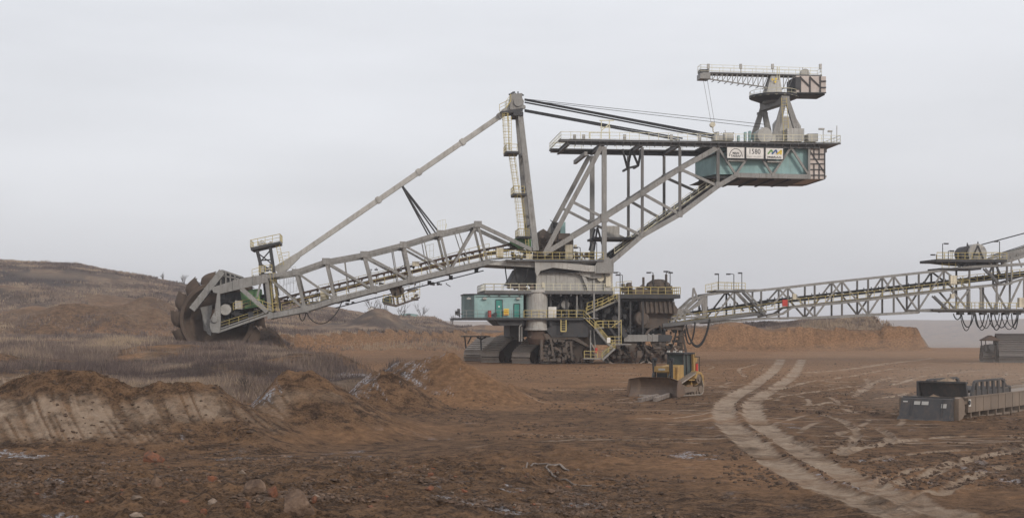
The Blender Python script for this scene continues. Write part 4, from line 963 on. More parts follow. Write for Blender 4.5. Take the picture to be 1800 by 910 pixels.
mb = MB(); fr(mb, [(495, 546), (592, 522), (660, 504), (725, 487), (790, 471), (860, 455), (945, 448)], -3.15, step=1.5); fr(mb, [(560, 514), (700, 482), (860, 440)], 1.8, step=1.7); mb.build('handrail', M['yellow'], WB)
mb = MB()
for x, y, w_, h_ in ((563, 512, 15, 22), (725, 461, 12, 8), (873, 439, 12, 17), (515, 525, 6, 8)): fbox(mb, x, y - h_ * .2, x + w_, y + h_ * .8, -3.0, -1.8)
mb.build('cabinet', M['cream'], WB)
mb = MB(); fr(mb, [(769, 408), (783, 405)], -3, h=1.8, step=.4, t=.05); fr(mb, [(749, 455), (762, 452)], -2, h=2.2, step=.5, t=.05); mb.tube(PT(783, 403, -3), PT(785, 393, -3), .06, 5); mb.build('mesh_guard', M['cream_rail'], WB)
mb = MB()
for x0, x1 in ((590, 810), (700, 850)):
    mb.tube(PT(x0, 534 - (x0 - 590) * .25 + 7, -2.5), PT(x1, 534 - (x1 - 590) * .252 + 7, -2.5), .1, 6)
for x, y in ((612, 527), (755, 497), (793, 488), (838, 475)): fbox(mb, x - 3, y - 4, x + 3, y + 3, -2.5, -1)
hang(mb, PT(539, 549, -3), PT(601, 530, -3), 2.6, .09); hang(mb, PT(526, 552, -3), PT(538, 549, -3), 1.2, .09)
mb.build('supply_cable', M['black'], WB)
# operator's cab hung below the boom
mb = MB()
fpoly(mb, [(674, 531), (697, 535), (738, 521), (738, 524), (697, 539), (674, 534)], -4.2, -.4); fpoly(mb, [(685, 507), (706, 502), (712, 512), (700, 524), (690, 520)], -3.6, -1)
members(mb, [(688, 505, 693, 535), (705, 500, 712, 532), (716, 512, 735, 508), (697, 512, 700, 536)], .35, .35, -3.9); clutter(mb, 684, 508, 735, 528, -3.5, -1, 16, .15, .4)
OC = mb.build('operator_cab', M['mudsteel'], EX)
mb = MB(); fr(mb, [(674, 530), (697, 534), (738, 520)], -4.2, step=.9); fr(mb, [(700, 520), (738, 508)], -2.2, step=1.0); mb.build('handrail', M['yellow'], OC)
mb = MB(); fbox(mb, 672, 524, 677, 532, -4, -3); fpoly(mb, [(676, 522), (688, 519), (690, 533), (677, 532)], -3.8, -2.0); mb.build('cab_window', M['glass'], OC)

# ---------------- bucket wheel
WC = PT(383, 560, 0.0); wr = 5.85
mb = MB()
mb.lathe(WC - W * 1.5, W, [(wr - .55, 0), (wr, 0), (wr + .12, .25), (wr + .12, 2.75), (wr, 3.0), (wr - .55, 3.0), (wr - .62, 2.4), (4.6, 2.2), (2.6, 2.9), (1.2, 3.0), (1.2, 2.6), (2.6, 2.5), (4.4, 1.7), (wr - .6, .35), (wr - .55, 0)], 64)
BW = mb.build('bucket_wheel', M['mud'], EX)
mb = MB(); mb.tube(WC - W * 4.2, WC + W * 3.6, .8, 20); mb.lathe(WC - W * .6, W, [(0, 0), (1.6, 0), (1.9, .6), (1.9, 1.6), (0, 1.6)], 28); mb.build('hub', M['rust'], BW)
bmesh_b = None
for k in range(14):
    t = math.pi / 2 + 0.22 - k * 2 * math.pi / 14
    er = U * math.cos(t) + UP * math.sin(t); et = U * math.sin(t) - UP * math.cos(t)      # et: clockwise travel, mouth faces it
    mb = MB(); ctr = WC + er * (wr + .1)
    NU, NV = 10, 6
    for thick in (0, 1):
        vs = []
        for j in range(NV + 1):
            v_ = j / NV; rr = (1 - v_ ** 3.2) ** .5 if v_ < 1 else 0.0
            for i in range(NU + 1):
                a_ = math.pi * i / NU
                off = (1.15 - .09 * thick) * max(rr, .04)
                hgt = (1.6 - .1 * thick) * max(rr, .04) + .0
                vs.append(ctr + W * math.cos(a_) * off + er * math.sin(a_) * hgt * (1.0) + et * (1.1 - (2.75 - .1 * thick) * v_ + .1 * math.sin(a_)))
        fs = []
        for j in range(NV):
            for i in range(NU):
                q_ = (j * (NU + 1) + i, j * (NU + 1) + i + 1, (j + 1) * (NU + 1) + i + 1, (j + 1) * (NU + 1) + i)
                fs.append(q_ if thick else q_[::-1])
        mb.add(vs, fs)
    for i in range(1, 10, 2):
        a_ = math.pi * i / 10; p = ctr + W * math.cos(a_) * 1.12 + er * math.sin(a_) * 1.54 + et * (1.07 + .1 * math.sin(a_))
        mb.beam(p, p + et * .3 + er * .06, .12, .2, W, .05, .05)
    mb.beam(ctr - et * .9 - W * .6, ctr + et * .5 - W * .6, .3, .4, W); mb.beam(ctr - et * .9 + W * .6, ctr + et * .5 + W * .6, .3, .4, W)
    mb.build('bucket', M['mud'], BW)
mb = MB(); mb.beam(PT(391, 477, -2.6), PT(338, 544, -2.9), 1.5, 1.05, W, 1.5, 1.0)
for f_ in (.1, .3, .5, .7, .9): p = PT(391, 477, -2.6).lerp(PT(338, 544, -2.9), f_); d_ = (PT(391, 477, -2.6) - PT(338, 544, -2.9)).normalized(); mb.obox(p, d_ * .06, W * .82, d_.cross(W) * .6)
fpoly(mb, [(352, 540), (372, 536), (370, 585), (358, 580), (356, 556)], -2.2, -1.5); fpoly(mb, [(358, 562), (370, 560), (371, 590), (364, 586)], -2.8, -2.2)
mb.build('wheel_chute', M['grey'], EX)

# ---------------- superstructure and slewing decks
mb = MB()
fpoly(mb, [(885, 457), (1062, 457), (1062, 461), (945, 470), (857, 465)], -5.4, 5.4)                       # deck girder
fpoly(mb, [(940, 459), (972, 460), (1046, 467), (1060, 476), (1060, 478), (1030, 477), (972, 470), (950, 476), (944, 487), (941, 478)], -6.2, -5.5)
fbox(mb, 943, 478, 1062, 512, -4.6, 4.6)
fpoly(mb, [(1003, 478), (1020, 478), (1028, 483), (1040, 511), (1034, 511), (1022, 483)], -5.2, -4.62)
fpoly(mb, [(1018, 478), (1058, 478), (1058, 488), (1040, 489), (1020, 483)], -5.35, -4.62)
fpoly(mb, [(990, 477), (1015, 477), (1008, 481), (998, 480)], -5.2, -4.62)
for x in (962, 978, 998, 1012): members(mb, [(x, 480, x, 511)], .12, .16, -4.62)
for x in (1030, 1044): members(mb, [(x, 488, x, 511)], .25, .3, -4.7)
fbox(mb, 1063, 479, 1077, 511, -5.0, 4.0); fpoly(mb, [(1046, 468), (1052, 456), (1070, 456), (1078, 462), (1078, 480), (1046, 480)], -6.3, -5.7)
mb.build('superstructure', M['grey_light'], EX)
mb = MB(); fpoly(mb, [(909, 472), (944, 474), (948, 500), (893, 500)], -3.5, 4); fbox(mb, 950, 470, 1056, 479, -5.3, 5); mb.build('slewing_housing', M['grey_dark'], EX)
mb = MB(); fbox(mb, 1065, 485, 1074, 503, -5.35, -5.05); mb.lathe(PT(1056, 488, -5.2), W, [(0, 0), (.6, 0), (.6, .5), (0, .5)], 14); fbox(mb, 953, 496, 957, 505, -4.75, -4.6); mb.build('cabinet', M['cream'], EX)
mb = MB()
fbox(mb, 852, 511, 1078, 516, -7.6, 7.6)
for x in range(860, 1078, 18): p = PT(x, 517, -7.4); mb.ibeam(p, p + W * 14.6, .3, .5, U)
SD = mb.build('slewing_deck', M['deck'], EX)
mb = MB(); fr(mb, [(852, 511), (1077, 511)], -7.5, step=1.4); p = PT(852, 511, -7.5); rail(mb, [p, p + W * 14.8], step=1.6); fr(mb, [(853, 511), (900, 511)], 6.5, step=1.6); mb.build('handrail', M['cream_rail'], SD)
mb = MB(); clutter(mb, 890, 502, 935, 509, -7, -4, 22, .15, .5); mb.build('deck_equipment', M['mudsteel'], SD)
# boom-foot deck
mb = MB(); fbox(mb, 890, 456.5, 1062, 458.5, -6.6, 5.5); BF = mb.build('boom_foot_deck', M['deck'], EX)
mb = MB(); fr(mb, [(850, 455), (890, 452), (945, 456), (1061, 456)], -6.55, step=1.25); fr(mb, [(1014, 456), (1058, 456)], 4, step=1.3); fr(mb, [(868, 448), (945, 452)], 2.0, step=1.5)
mb.build('handrail', M['yellow'], BF)
# transfer chute, winch house, cabinets above the deck
mb = MB(); fpoly(mb, [(946, 450), (948, 408), (955, 402), (964, 408), (972, 422), (974, 456), (948, 456)], -3.0, 3.2); fbox(mb, 962, 410, 1002, 424, -1, 2.5); fbox(mb, 975, 421, 1008, 456, -2.5, 2.6)
clutter(mb, 948, 412, 1000, 452, -4, -2.6, 46, .15, .55); mb.build('transfer_house', M['mudsteel'], BF)
mb = MB(); fbox(mb, 972, 391, 985, 411, -1.5, 1.5); clutter(mb, 972, 391, 985, 408, -2, -1.5, 10, .15, .4); mb.build('winch_frame', M['grey_dark'], BF)
mb = MB(); fbox(mb, 985, 390, 994, 412, -.9, 1.6); mb.build('winch_cover', M['teal'], BF)
mb = MB(); fpoly(mb, [(896, 426), (905, 419), (922, 418), (934, 421), (934, 433), (912, 437)], -1.8, 2.2); mb.build('chute_hood', M['green'], BF)
mb = MB(); fbox(mb, 994, 430, 1007, 455, -4.4, -2.8); fbox(mb, 873, 439, 885, 451, -5.0, -3.8); fbox(mb, 1010, 430, 1014, 437, -4.2, -3.6); fbox(mb, 925, 446, 936, 455, -5.4, -4.8); mb.build('cabinet', M['cream'], BF)
mb = MB(); clutter(mb, 1000, 446, 1040, 456, -4, 3, 26, .15, .45); clutter(mb, 900, 444, 945, 455, -4, 3, 24, .15, .5); mb.build('deck_equipment', M['mudsteel'], BF)
for x, y in ((1020, 436), (1049, 428), (1018, 444)):
    mb = MB(); lampmast(mb, PT(x, 456, -5.8), (456 - y) / 10.5, .5); mb.build('lamp_post', M['grey_dark'], BF)
mb = MB(); hang(mb, PT(888, 467, -3), PT(897, 498, -3), 1.6, .11); hang(mb, PT(903, 468, -5), PT(928, 470, -5), 3.0, .12); mb.build('hanging_hose', M['black'], BF)

# ---------------- undercarriage with switch house
mb = MB()
fbox(mb, 800, 558.5, 1026, 562, -8.2, 4.0); fpoly(mb, [(868, 562), (921, 562), (921, 572), (880, 572)], -7.4, 6); fpoly(mb, [(966, 562), (1000, 562), (1000, 572), (966, 572)], -7.4, 6); fbox(mb, 921, 562, 966, 572, -3.5, 6); fbox(mb, 896, 570, 1040, 592, -3.5, 6.5)
fbox(mb, 960, 517, 1120, 560, -.5, 7); fpoly(mb, [(980, 562), (1026, 562), (1048, 586), (1030, 592), (970, 592), (960, 580)], -7.4, -3.4)
fbox(mb, 968, 578, 1045, 590, -6.6, -3.4)
for x in (968, 996, 1022, 1046): fbox(mb, x - 2, 517, x + 2, 560, -5.6, -4.8)
members(mb, [(968, 556, 996, 520), (1022, 520, 1050, 556), (1000, 600, 1035, 575), (1060, 560, 1090, 600)], .35, .45, -5)
fbox(mb, 1022, 556, 1128, 606, 1.5, 6.5); fbox(mb, 917, 515, 964, 560, 3.0, 6.5)
UC = mb.build('undercarriage_frame', M['grey_dark'], EX)
mb = MB(); c_ = PT(943.5, 580, -6.0); mb.lathe(c_, UP, [(0, 0), (2.0, 0), (2.0, .25), (1.75, .35), (1.75, 6.0), (1.95, 6.1), (1.95, 6.5), (0, 6.5)], 32); mb.build('support_column', M['grey_light'], EX)
mb = MB(); mb.lathe(c_ - UP * 2.0, UP, [(0, -.3), (1.2, -.3), (1.7, .6), (1.5, 1.2), (1.5, 2.0), (0, 2.0)], 24); mb.build('ball_joint', M['rust'], EX)
mb = MB(); fr(mb, [(921, 558), (1026, 558)], -8.1, step=1.25, t=.085); fr(mb, [(1026, 558), (1046, 577)], -8.1, step=1.2, t=.085); mb.build('handrail', M['yellow'], UC)
mb = MB(); fr(mb, [(800, 558), (919, 558)], -8.1, step=1.7, t=.06); mb.build('house_rail', M['grey'], UC)
mb = MB(); members(mb, [(986, 562, 986, 582), (995, 562, 995, 582), (986, 582, 995, 582)], .15, .16, -8.2); members(mb, [(986.5, y, 994.5, y) for y in range(565, 582, 4)], .08, .06, -8.2); mb.build('ladder', M['yellow'], UC)
mb = MB(); fbox(mb, 964, 539, 978, 558, -6.8, -5.6); mb.build('cabinet', M['white'], UC)
mb = MB(); mb.lathe(PT(994, 535, -5.5), W, [(0, 0), (.7, 0), (.7, 1.8), (0, 1.8)], 14); mb.tube(PT(994, 546, -4.6), PT(994, 526, -4.6), .5, 12); clutter(mb, 970, 528, 1030, 556, -4.5, -1, 24, .15, .6)
mb.build('pump', M['grey'], UC)
mb = MB(); mb.path([PT(1014, 557, -7), PT(1014, 515, -7), PT(1010, 511, -7)], .13, 8); mb.path([PT(913, 600, -7.4), PT(913, 574, -7.4), PT(917, 570, -7.4)], .13, 6); mb.path([PT(917, 600, -7.2), PT(917, 574, -7.2)], .13, 6); mb.build('pipe', M['grey'], UC)
mb = MB(); clutter(mb, 802, 545, 809, 556, -8, -6, 9, .15, .4); clutter(mb, 866, 550, 872, 557, -8, -7.6, 4, .15, .3); mb.tube(PT(808, 558, -7.8), PT(808, 543, -7.8), .08, 6); mb.build('signal_lamp', M['grey_dark'], UC)
# the turquoise switch house
mb = MB()
nb = PT(920, 558.3, -7.2); sl = (PT(834, 558.3, -7.2) - nb).dot(U); hgt = PT(920, 518, -7.2).z - nb.z
base = [nb, nb + U * sl, nb + U * (sl - 1.5) + W * 1.5, nb + U * (sl - 1.5) + W * 9, nb + W * 9]
mb.prism(base, UP * hgt)
SW = mb.build('switch_house', M['teal'], EX)
mb = MB()
e_ = [p + (p - nb - U * sl / 2 - W * 4.5).normalized() * .22 + UP * (hgt + .004) for p in base]; mb.prism(e_, UP * .16); mb.build('roof', M['grey_dark'], SW)
mb = MB(); mb.prism([base[1] - U * .02 - W * .02, base[2] - U * .02 - W * .02, base[2] - (U + W) * .02 + UP * (hgt - .05), base[1] - (U + W) * .02 + UP * (hgt - .05)], -(U + W) * .03); mb.build('corner_shade', M['teal_shade'], SW)  # darker teal sheet: shade of the turned corner face put into its colour
for x0, x1, y0 in ((871.5, 883.0, 526.5), (903.3, 913.6, 533.5)):
    mb = MB(); fbox(mb, x0, y0, x1, 558, -7.27, -7.15); dr = mb.build('door', M['teal_door'], SW)
    mb = MB(); members(mb, [(x0, 558, x0, y0), (x0, y0, x1, y0), (x1, y0, x1, 558)], .06, .1, -7.3); mb.build('door_frame', M['grey_dark'], dr)
    if x0 < 880: mb = MB(); mb.lathe(PT(877.3, 538.5, -7.31), W, [(0, 0), (.13, 0), (.13, .05)], 12); mb.build('notice', M['white'], dr)
mb = MB(); fbox(mb, 885.5, 542.5, 894.5, 554, -7.7, -7.64); ws = mb.build('warning_sign', M['syellow'], SW)
mb = MB()
for y in (544.5, 547.5, 550.5, 552.8): fbox(mb, 886.5, y, 893.5, y + 1.0, -7.72, -7.7)
mb.build('lettering', M['red'], ws)
mb = MB(); mb.tube(PT(860.5, 558, -7.7), PT(860.5, 545, -7.7), .28, 12); mb.build('fire_cabinet', M['red'], SW)
for x in (824, 852, 911):
    mb = MB(); mb.obox(PT(x, 524.5, -7.5), U * .32, W * .2, UP * .12); mb.tube(PT(x, 523, -7.4), PT(x, 521.5, -7.2), .05, 6); mb.build('wall_lamp', M['grey_light'], SW)
mb = MB(); members(mb, [(836, 521.5, 918, 521.5, 1)], .08, .08, -7.25); mb.build('conduit', M['grey_dark'], SW)

# ---------------- crawlers
def crawler(fx, fY, yaw, Lc=10.5, wd=3.3, hh=4.1, label=None, name='crawler', parent=EX, guard=True, mat='track'):
    """fx, fY: ground point below the leading end; yaw: heading of the far end from +Y towards +X"""
    o = V((fx, fY, max(0.0, zat(fx, fY)) - .05)); ax = V((math.sin(yaw), math.cos(yaw), 0)); sx = V((math.cos(yaw), -math.sin(yaw), 0))
    prof = [(.9, 0), (.2, .35), (0, 1.0), (.35, 1.95), (Lc * .5, hh * .97), (Lc * .72, hh), (Lc - .7, hh * .6), (Lc, hh * .35), (Lc - .2, .4), (Lc - 1.0, 0)]
    def P3(t, z, s_): return o + ax * t + UP * z + sx * s_
    mb = MB()
    loop = prof + [prof[0]]
    for (t0, z0), (t1, z1) in zip(loop[:-1], loop[1:]):
        Ls = math.hypot(t1 - t0, z1 - z0); k = max(1, round(Ls / .78))
        for i in range(k):
            a_ = P3(t0 + (t1 - t0) * (i + .1) / k, z0 + (z1 - z0) * (i + .1) / k, 0); b_ = P3(t0 + (t1 - t0) * (i + .9) / k, z0 + (z1 - z0) * (i + .9) / k, 0)
            mb.beam(a_, b_, wd, .17, sx); 
            c_ = a_.lerp(b_, .9); d_ = (b_ - a_).normalized(); nn = d_.cross(sx).normalized()
            if nn.dot(P3(Lc / 2, hh / 2, 0) - c_) > 0: nn = -nn
            mb.obox(c_ + nn * .14, sx * wd / 2, nn * .08, d_ * .07)
    cr = mb.build(name, M[mat], parent, label=label)
    mb = MB(); mb.prism([P3(t * .86 + Lc * .07, z * .8 + .3, -wd / 2 + .45) for t, z in prof], sx * (wd - .9)); mb.build('track_frame', M['mudsteel'], cr)
    mb = MB()
    for s_ in (-wd / 2 + .2, wd / 2 - .5):
        for i in range(6):
            t_ = 1.4 + i * (Lc - 2.8) / 5; mb.tube(P3(t_, .55, s_), P3(t_, .55, s_ + .32), .42, 14)
        mb.tube(P3(1.3, 1.25, s_), P3(1.3, 1.25, s_ + .35), .85, 18); mb.tube(P3(Lc - 1.4, 1.7, s_), P3(Lc - 1.4, 1.7, s_ + .35), 1.2, 18)
    mb.build('track_roller', M['rust'], cr)
    if guard:
        mb = MB()
        for s_ in (-wd / 2 - .25, wd / 2 + .1):
            mb.prism([P3(t, z, s_) for t, z in ((2.2, hh * .98), (4, hh * 1.12), (Lc - 2, hh * 1.1), (Lc - .2, hh * .55), (Lc - .9, hh * .5), (Lc - 2.6, hh * .86), (4, hh * .86))], sx * .15)
        mb.beam(P3(3.2, hh * 1.1, 0), P3(Lc - 2.5, hh * 1.1, 0), wd * .9, .12, sx); mb.build('mud_guard', M['dusty'], cr)
    return cr
crawler(-3.8, 228.6, R(32), wd=3.6, hh=4.5, guard=False); crawler(1.4, 224.0, R(33), wd=3.5, hh=4.5, guard=False); crawler(-6.9, 238.0, R(30), Lc=9, wd=3.6, hh=4.0, guard=False); crawler(5.6, 223.6, R(44), Lc=10.5, wd=2.8)
crawler(15.6, 226.5, R(82), Lc=6.4, wd=2.8, hh=3.5, guard=False); crawler(22.2, 227.5, R(84), Lc=5.8, wd=2.8, hh=3.4, guard=False); crawler(16, 239, R(82), Lc=9, wd=2.8, hh=3.5, guard=False)
mb = MB(); fbox(mb, 813, 590, 862, 592, 2, 6.5); members(mb, [(817, 592, 819, 612), (828, 592, 822, 604), (845, 592, 846, 615)], .2, .22, 2); members(mb, [(846, 596, 838, 592), (846, 596, 854, 592)], .2, .25, 2); mb.build('track_canopy', M['grey_dark'], EX)
mb = MB(); clutter(mb, 950, 596, 1010, 634, -7.5, -5.5, 90, .15, .6); clutter(mb, 1075, 600, 1195, 632, -5.5, -2.0, 80, .15, .6)
fpoly(mb, [(928, 592), (950, 585), (1010, 590), (1044, 612), (1040, 613), (1006, 596), (950, 596)], -7.2, -3.5)
members(mb, [(952, 596, 952, 632, 1.2), (968, 596, 974, 630), (996, 600, 994, 632), (1003, 600, 1006, 632), (975, 610, 1000, 625)], .3, .4, -7.4)
mb.build('crawler_linkage', M['mudsteel'], EX)
mb = MB()
for cx, cy, rr in ((1108, 602, 2.3), (1158, 600, 2.6)):
    c_ = PT(cx, cy, -4.5); mb.lathe(c_, W, [(rr - .35, 0), (rr, 0), (rr, .5), (rr - .35, .5), (rr - .35, 0)], 14, arc=(math.pi * .5 + .3, math.pi * 1.5 - .3)); mb.lathe(c_, W, [(0, 0), (rr * .5, 0), (rr * .5, .5), (0, .5)], 16)
mb.build('fender', M['mudsteel'], EX)

# ---------------- rear tower, stairs
mb = MB()
fbox(mb, 1078, 517.5, 1196, 524, -5.5, 6.5); fbox(mb, 1082, 524, 1185, 529, -4.5, 6)
for x in (1090, 1108, 1130): members(mb, [(x, 528, x, 600)], .3, .32, -4.5)
fbox(mb, 1080, 529, 1125, 600, .5, 6.5); fbox(mb, 1122, 562, 1170, 600, -1.0, 6); members(mb, [(1078, 556, 1100, 592, 1.6)], .5, .6, -5.2); members(mb, [(1125, 524, 1160, 560)], .3, .4, -2)
fbox(mb, 1096, 588, 1180, 600, -4.8, 3)
RT = mb.build('rear_tower', M['grey_dark'], EX)
mb = MB(); fbox(mb, 1097, 588, 1157, 600, -5.1, -4.8); 
for x in (1139, 1147): fbox(mb, x, 586, x + 3, 600, -5.2, -4.8)
mb.build('cross_girder', M['grey'], EX)
mb = MB(); fr(mb, [(1078, 517), (1196, 517)], -5.4, step=1.2, t=.085); p = PT(1196, 517, -5.4); rail(mb, [p, p + W * 11.5], t=.085, step=1.5); fr(mb, [(1080, 517), (1196, 517)], 6.2, step=1.8); fr(mb, [(1083, 508), (1110, 506)], -2, step=1.2)
mb.build('handrail', M['yellow'], RT)
mb = MB(); fbox(mb, 1112, 508, 1182, 517, -3.5, 4); clutter(mb, 1085, 500, 1180, 514, -4, 4, 70, .15, .6); mb.lathe(PT(1157, 507, 0), UP, [(0, 0), (2.2, 0), (1.9, .9), (1.0, 1.5), (0, 1.6)], 16)
for x, y in ((1131, 487), (1148, 483), (1171, 482)): mb.tube(PT(x, 517, -2), PT(x, y, -2), .2, 8)
mb.build('slewing_machinery', M['mudsteel'], RT)
for x, y in ((1090, 480), (1094, 484), (1148, 480), (1171, 480), (1178, 478)):
    mb = MB(); lampmast(mb, PT(x, 517, -4.9), (517 - y) / 10.5, .5, -1 if x != 1171 else 1); mb.build('lamp_post', M['grey_dark'], RT)
mb = MB(); fpoly(mb, [(1124, 531), (1182, 529), (1192, 543), (1190, 551), (1126, 549)], -4.3, 3)
for x in range(1128, 1186, 8): members(mb, [(x, 530, x + 2, 550)], .2, .3, -4.5)
fpoly(mb, [(1126, 549), (1182, 549), (1178, 562), (1165, 576), (1120, 576)], -3.0, 2.5)
mb.build('transfer_hopper', M['mudsteel'], RT)
mb = MB(); mb.lathe(PT(1129, 560, -4.4), W, [(0, 0), (1.0, 0), (1.25, .3), (1.25, 5), (0, 5)], 22); mb.lathe(PT(1129, 560, -4.5), W, [(0, 0), (.5, 0), (.5, .3), (0, .3)], 14); mb.build('drive_drum', M['mudsteel'], RT)
mb = MB(); clutter(mb, 1085, 530, 1125, 598, -3.5, .4, 90, .15, .7); clutter(mb, 1030, 520, 1090, 560, -3, -1, 50, .15, .7); clutter(mb, 1125, 575, 1190, 600, -4, 0, 40, .15, .5); mb.build('tower_machinery', M['grey_dark'], RT)
mb = MB(); rb = MB()
for (x0, y0, x1, y1, w) in ((1030, 552, 1085, 528, -6.3), (1046, 577, 1068, 604, -8.4), (1068, 604, 1075, 610, -8.4), (1080, 612, 1058, 632, -8.8), (1060, 575, 1046, 577, -8)):
    stair(mb, rb, PT(x0, y0, w), PT(x1, y1, w), 1.1)
fbox(mb, 1026, 558.5, 1052, 560, -8.3, -6.5); fbox(mb, 1070, 604, 1110, 606, -8.6, -6.5); fbox(mb, 1026, 629, 1060, 631, -9.2, -7.6); fbox(mb, 1080, 526, 1090, 528, -7, -5)
members(mb, [(1044, 560, 1044, 515, 1.1), (1088, 604, 1088, 518, 1.1), (1038, 580, 1038, 630, .8), (1044, 580, 1048, 628, .8), (1038, 600, 1048, 620, .6)], .22, .24, -7.6)
stw = mb.build('stairway', M['grey'], EX)
fr(rb, [(1048, 576), (1092, 576)], -7.6, step=1.0, t=.08); fr(rb, [(1070, 604), (1092, 604)], -8.6, step=.9, t=.09); fr(rb, [(1027, 629), (1050, 630)], -9.1, step=.9, t=.09); members(rb, [(1092, 562, 1092, 604), (1075, 575, 1092, 562)], .1, .1, -8.0)
fr(rb, [(1032, 545), (1060, 535), (1078, 524)], -6.8, step=.9, t=.09); rb.build('handrail', M['yellow'], stw)
mb = MB(); fbox(mb, 1067, 593, 1073, 602, -9.0, -8.8); mb.build('notice_board', M['white'], stw)
mb = MB(); mb.tube(PT(1048, 620, -8.9), PT(1048, 611, -8.9), .22, 12); mb.build('fire_extinguisher', M['red'], stw)

# ================= conveyor bridge to the right
CBX = thing('conveyor_bridge', 'long pale lattice conveyor bridge running from the excavator to the right edge', 'conveyor bridge', PT(1400, 557, 0) * 1.0, None)
hw = 2.6; s2 = 2 * hw
tcB = [(1200, 548, 1226, 524), (1226, 524, 1242, 518), (1242, 518, 1291, 511), (1291, 511, 1338, 510), (1338, 510, 1385, 505), (1385, 505, 1480, 494), (1480, 494, 1571, 484.5), (1571, 484.5, 1659, 475), (1659, 475, 1707, 469), (1707, 469, 1830, 462), (1830, 462, 1985, 454)]
mcB = [(1165, 572, 1243, 560), (1243, 560, 1347, 548), (1347, 556, 1376, 551), (1376, 551, 1392, 540), (1392, 540, 1480, 532), (1480, 532, 1593, 519), (1593, 519, 1704, 505.5), (1704, 505.5, 1770, 499), (1770, 499, 1830, 480), (1830, 480, 1985, 478)]
lcB = [(1243, 567, 1347, 559.5), (1347, 559.5, 1431, 558), (1431, 558, 1480, 556), (1480, 556, 1614, 549), (1614, 545, 1830, 548), (1830, 548, 1985, 552), (1836, 462, 1836, 548), (1885, 460, 1885, 550), (1935, 457, 1935, 551), (1985, 454, 1985, 552), (1836, 548, 1885, 480), (1885, 480, 1935, 551), (1935, 551, 1985, 478)]
vtB = [(x, yt, x, yb) for x, yt, yb in ((1242, 518, 562), (1291, 511, 556), (1338, 510, 550), (1385, 505, 560), (1432, 500, 560), (1480, 494, 557), (1526, 489, 554), (1571, 484.5, 552), (1615, 480, 550), (1659, 475, 510), (1704, 470, 506), (1770, 466, 500))]
dgB = [(1291, 511, 1256, 557), (1291, 511, 1322, 546), (1385, 505, 1356, 538), (1385, 505, 1432, 558), (1480, 494, 1432, 558), (1480, 494, 1526, 553), (1571, 484.5, 1526, 553), (1571, 484.5, 1615, 548), (1659, 475, 1612, 548), (1659, 475, 1700, 506), (1310, 511, 1346, 548)]
mb = MB()
for sh in (0, s2):
    members(mb, tcB, .42, .48, -hw, sh); members(mb, mcB, .42, .44, -hw, sh); members(mb, lcB, .42, .46, -hw, sh); members(mb, dgB, .24, .27, -hw, sh)
    members(mb, [(1704, 508, 1672, 548), (1672, 510, 1704, 546), (1724, 504, 1724, 546), (1745, 502, 1770, 545), (1795, 492, 1770, 545), (1800, 485, 1800, 548), (1752, 502, 1752, 546), (1704, 508, 1704, 546)], .26, .36, -hw, sh)
for x, y in [(v[0], v[1]) for v in vtB] + [(1347, 559.5), (1385, 560), (1432, 558), (1480, 556), (1526, 553.5), (1571, 551.5), (1614, 549), (1672, 547), (1724, 547), (1770, 547.5)]:
    p = PT(x, y, -hw); mb.beam(p, p + W * s2, .22, .26, U)
BFm = mb.build('bridge_frame', M['grey'], CBX)
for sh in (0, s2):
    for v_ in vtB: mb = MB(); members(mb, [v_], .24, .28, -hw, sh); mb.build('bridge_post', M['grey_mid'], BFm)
mb = MB(); mb.beam(PT(1205, 553, 0), PT(1350, 528, 0), 1.9, .3, W); mb.beam(PT(1350, 528, 0), PT(1660, 494, 0), 1.9, .3, W); mb.beam(PT(1660, 494, 0), PT(1830, 474, 0), 1.9, .3, W)
mb.beam(PT(1215, 550, 0), PT(1350, 533, 0), 2.2, .6, W); mb.beam(PT(1350, 533, 0), PT(1830, 481, 0), 2.2, .42, W); fpoly(mb, [(1165, 560), (1205, 545), (1215, 549), (1170, 568)], -1, 1)
for k in range(47): p = PT(1215 + 13 * k, 548 - (18.5 if k > 10 else 1.8 * k) - (max(0, k - 10) * 1.38), 0); mb.beam(p - W * 1.2, p - W * 1.2 + UP * .55, .12, .12, U); mb.tube(p - W * 1.15, p + W * 1.15, .14, 8)
mb.beam(PT(1830, 474, 0), PT(1985, 470, 0), 1.9, .3, W); mb.build('belt', M['black'], CBX)
mb = MB(); mb.beam(PT(1165, 571, -1.9), PT(1347, 545.5, -1.9), 1.0, .12, W); mb.beam(PT(1347, 545.5, -1.9), PT(1392, 538, -1.9), 1.0, .12, W); mb.beam(PT(1392, 538, -1.9), PT(1704, 503, -1.9), 1.0, .12, W); fbox(mb, 1640, 542.5, 1830, 545, -3.4, 3)
fpoly(mb, [(1165, 568), (1250, 560), (1345, 549), (1347, 553), (1250, 565), (1165, 575)], -3.2, 2.8)
stair(mb, None, PT(1306, 514, -3.1), PT(1342, 552, -3.1), .9); stair(mb, None, PT(1640, 520, -3.1), PT(1664, 543, -3.1), .9); stair(mb, None, PT(1730, 472, -3.1), PT(1757, 500, -3.1), .9)
fbox(mb, 1258, 509.5, 1310, 512.5, -3, 3); mb.build('walkway', M['deck'], CBX)
mb = MB()
fr(mb, [(1175, 569), (1243, 559), (1347, 546), (1392, 538), (1480, 529), (1593, 516.5), (1704, 503.5)], -2.95, step=1.4, t=.07)
fr(mb, [(1655, 543), (1800, 544), (1830, 544)], -3.3, step=1.3, t=.085); fr(mb, [(1655, 543), (1830, 544)], 2.8, step=1.5)
fr(mb, [(1240, 514), (1262, 509), (1310, 509)], -2.9, step=1.3, t=.07); fr(mb, [(1240, 512), (1262, 507), (1310, 509)], 2.8, step=1.5, t=.06); fr(mb, [(1680, 498), (1830, 481)], -1.8, step=1.3, t=.085)
mb.build('handrail', M['yellow'], CBX)
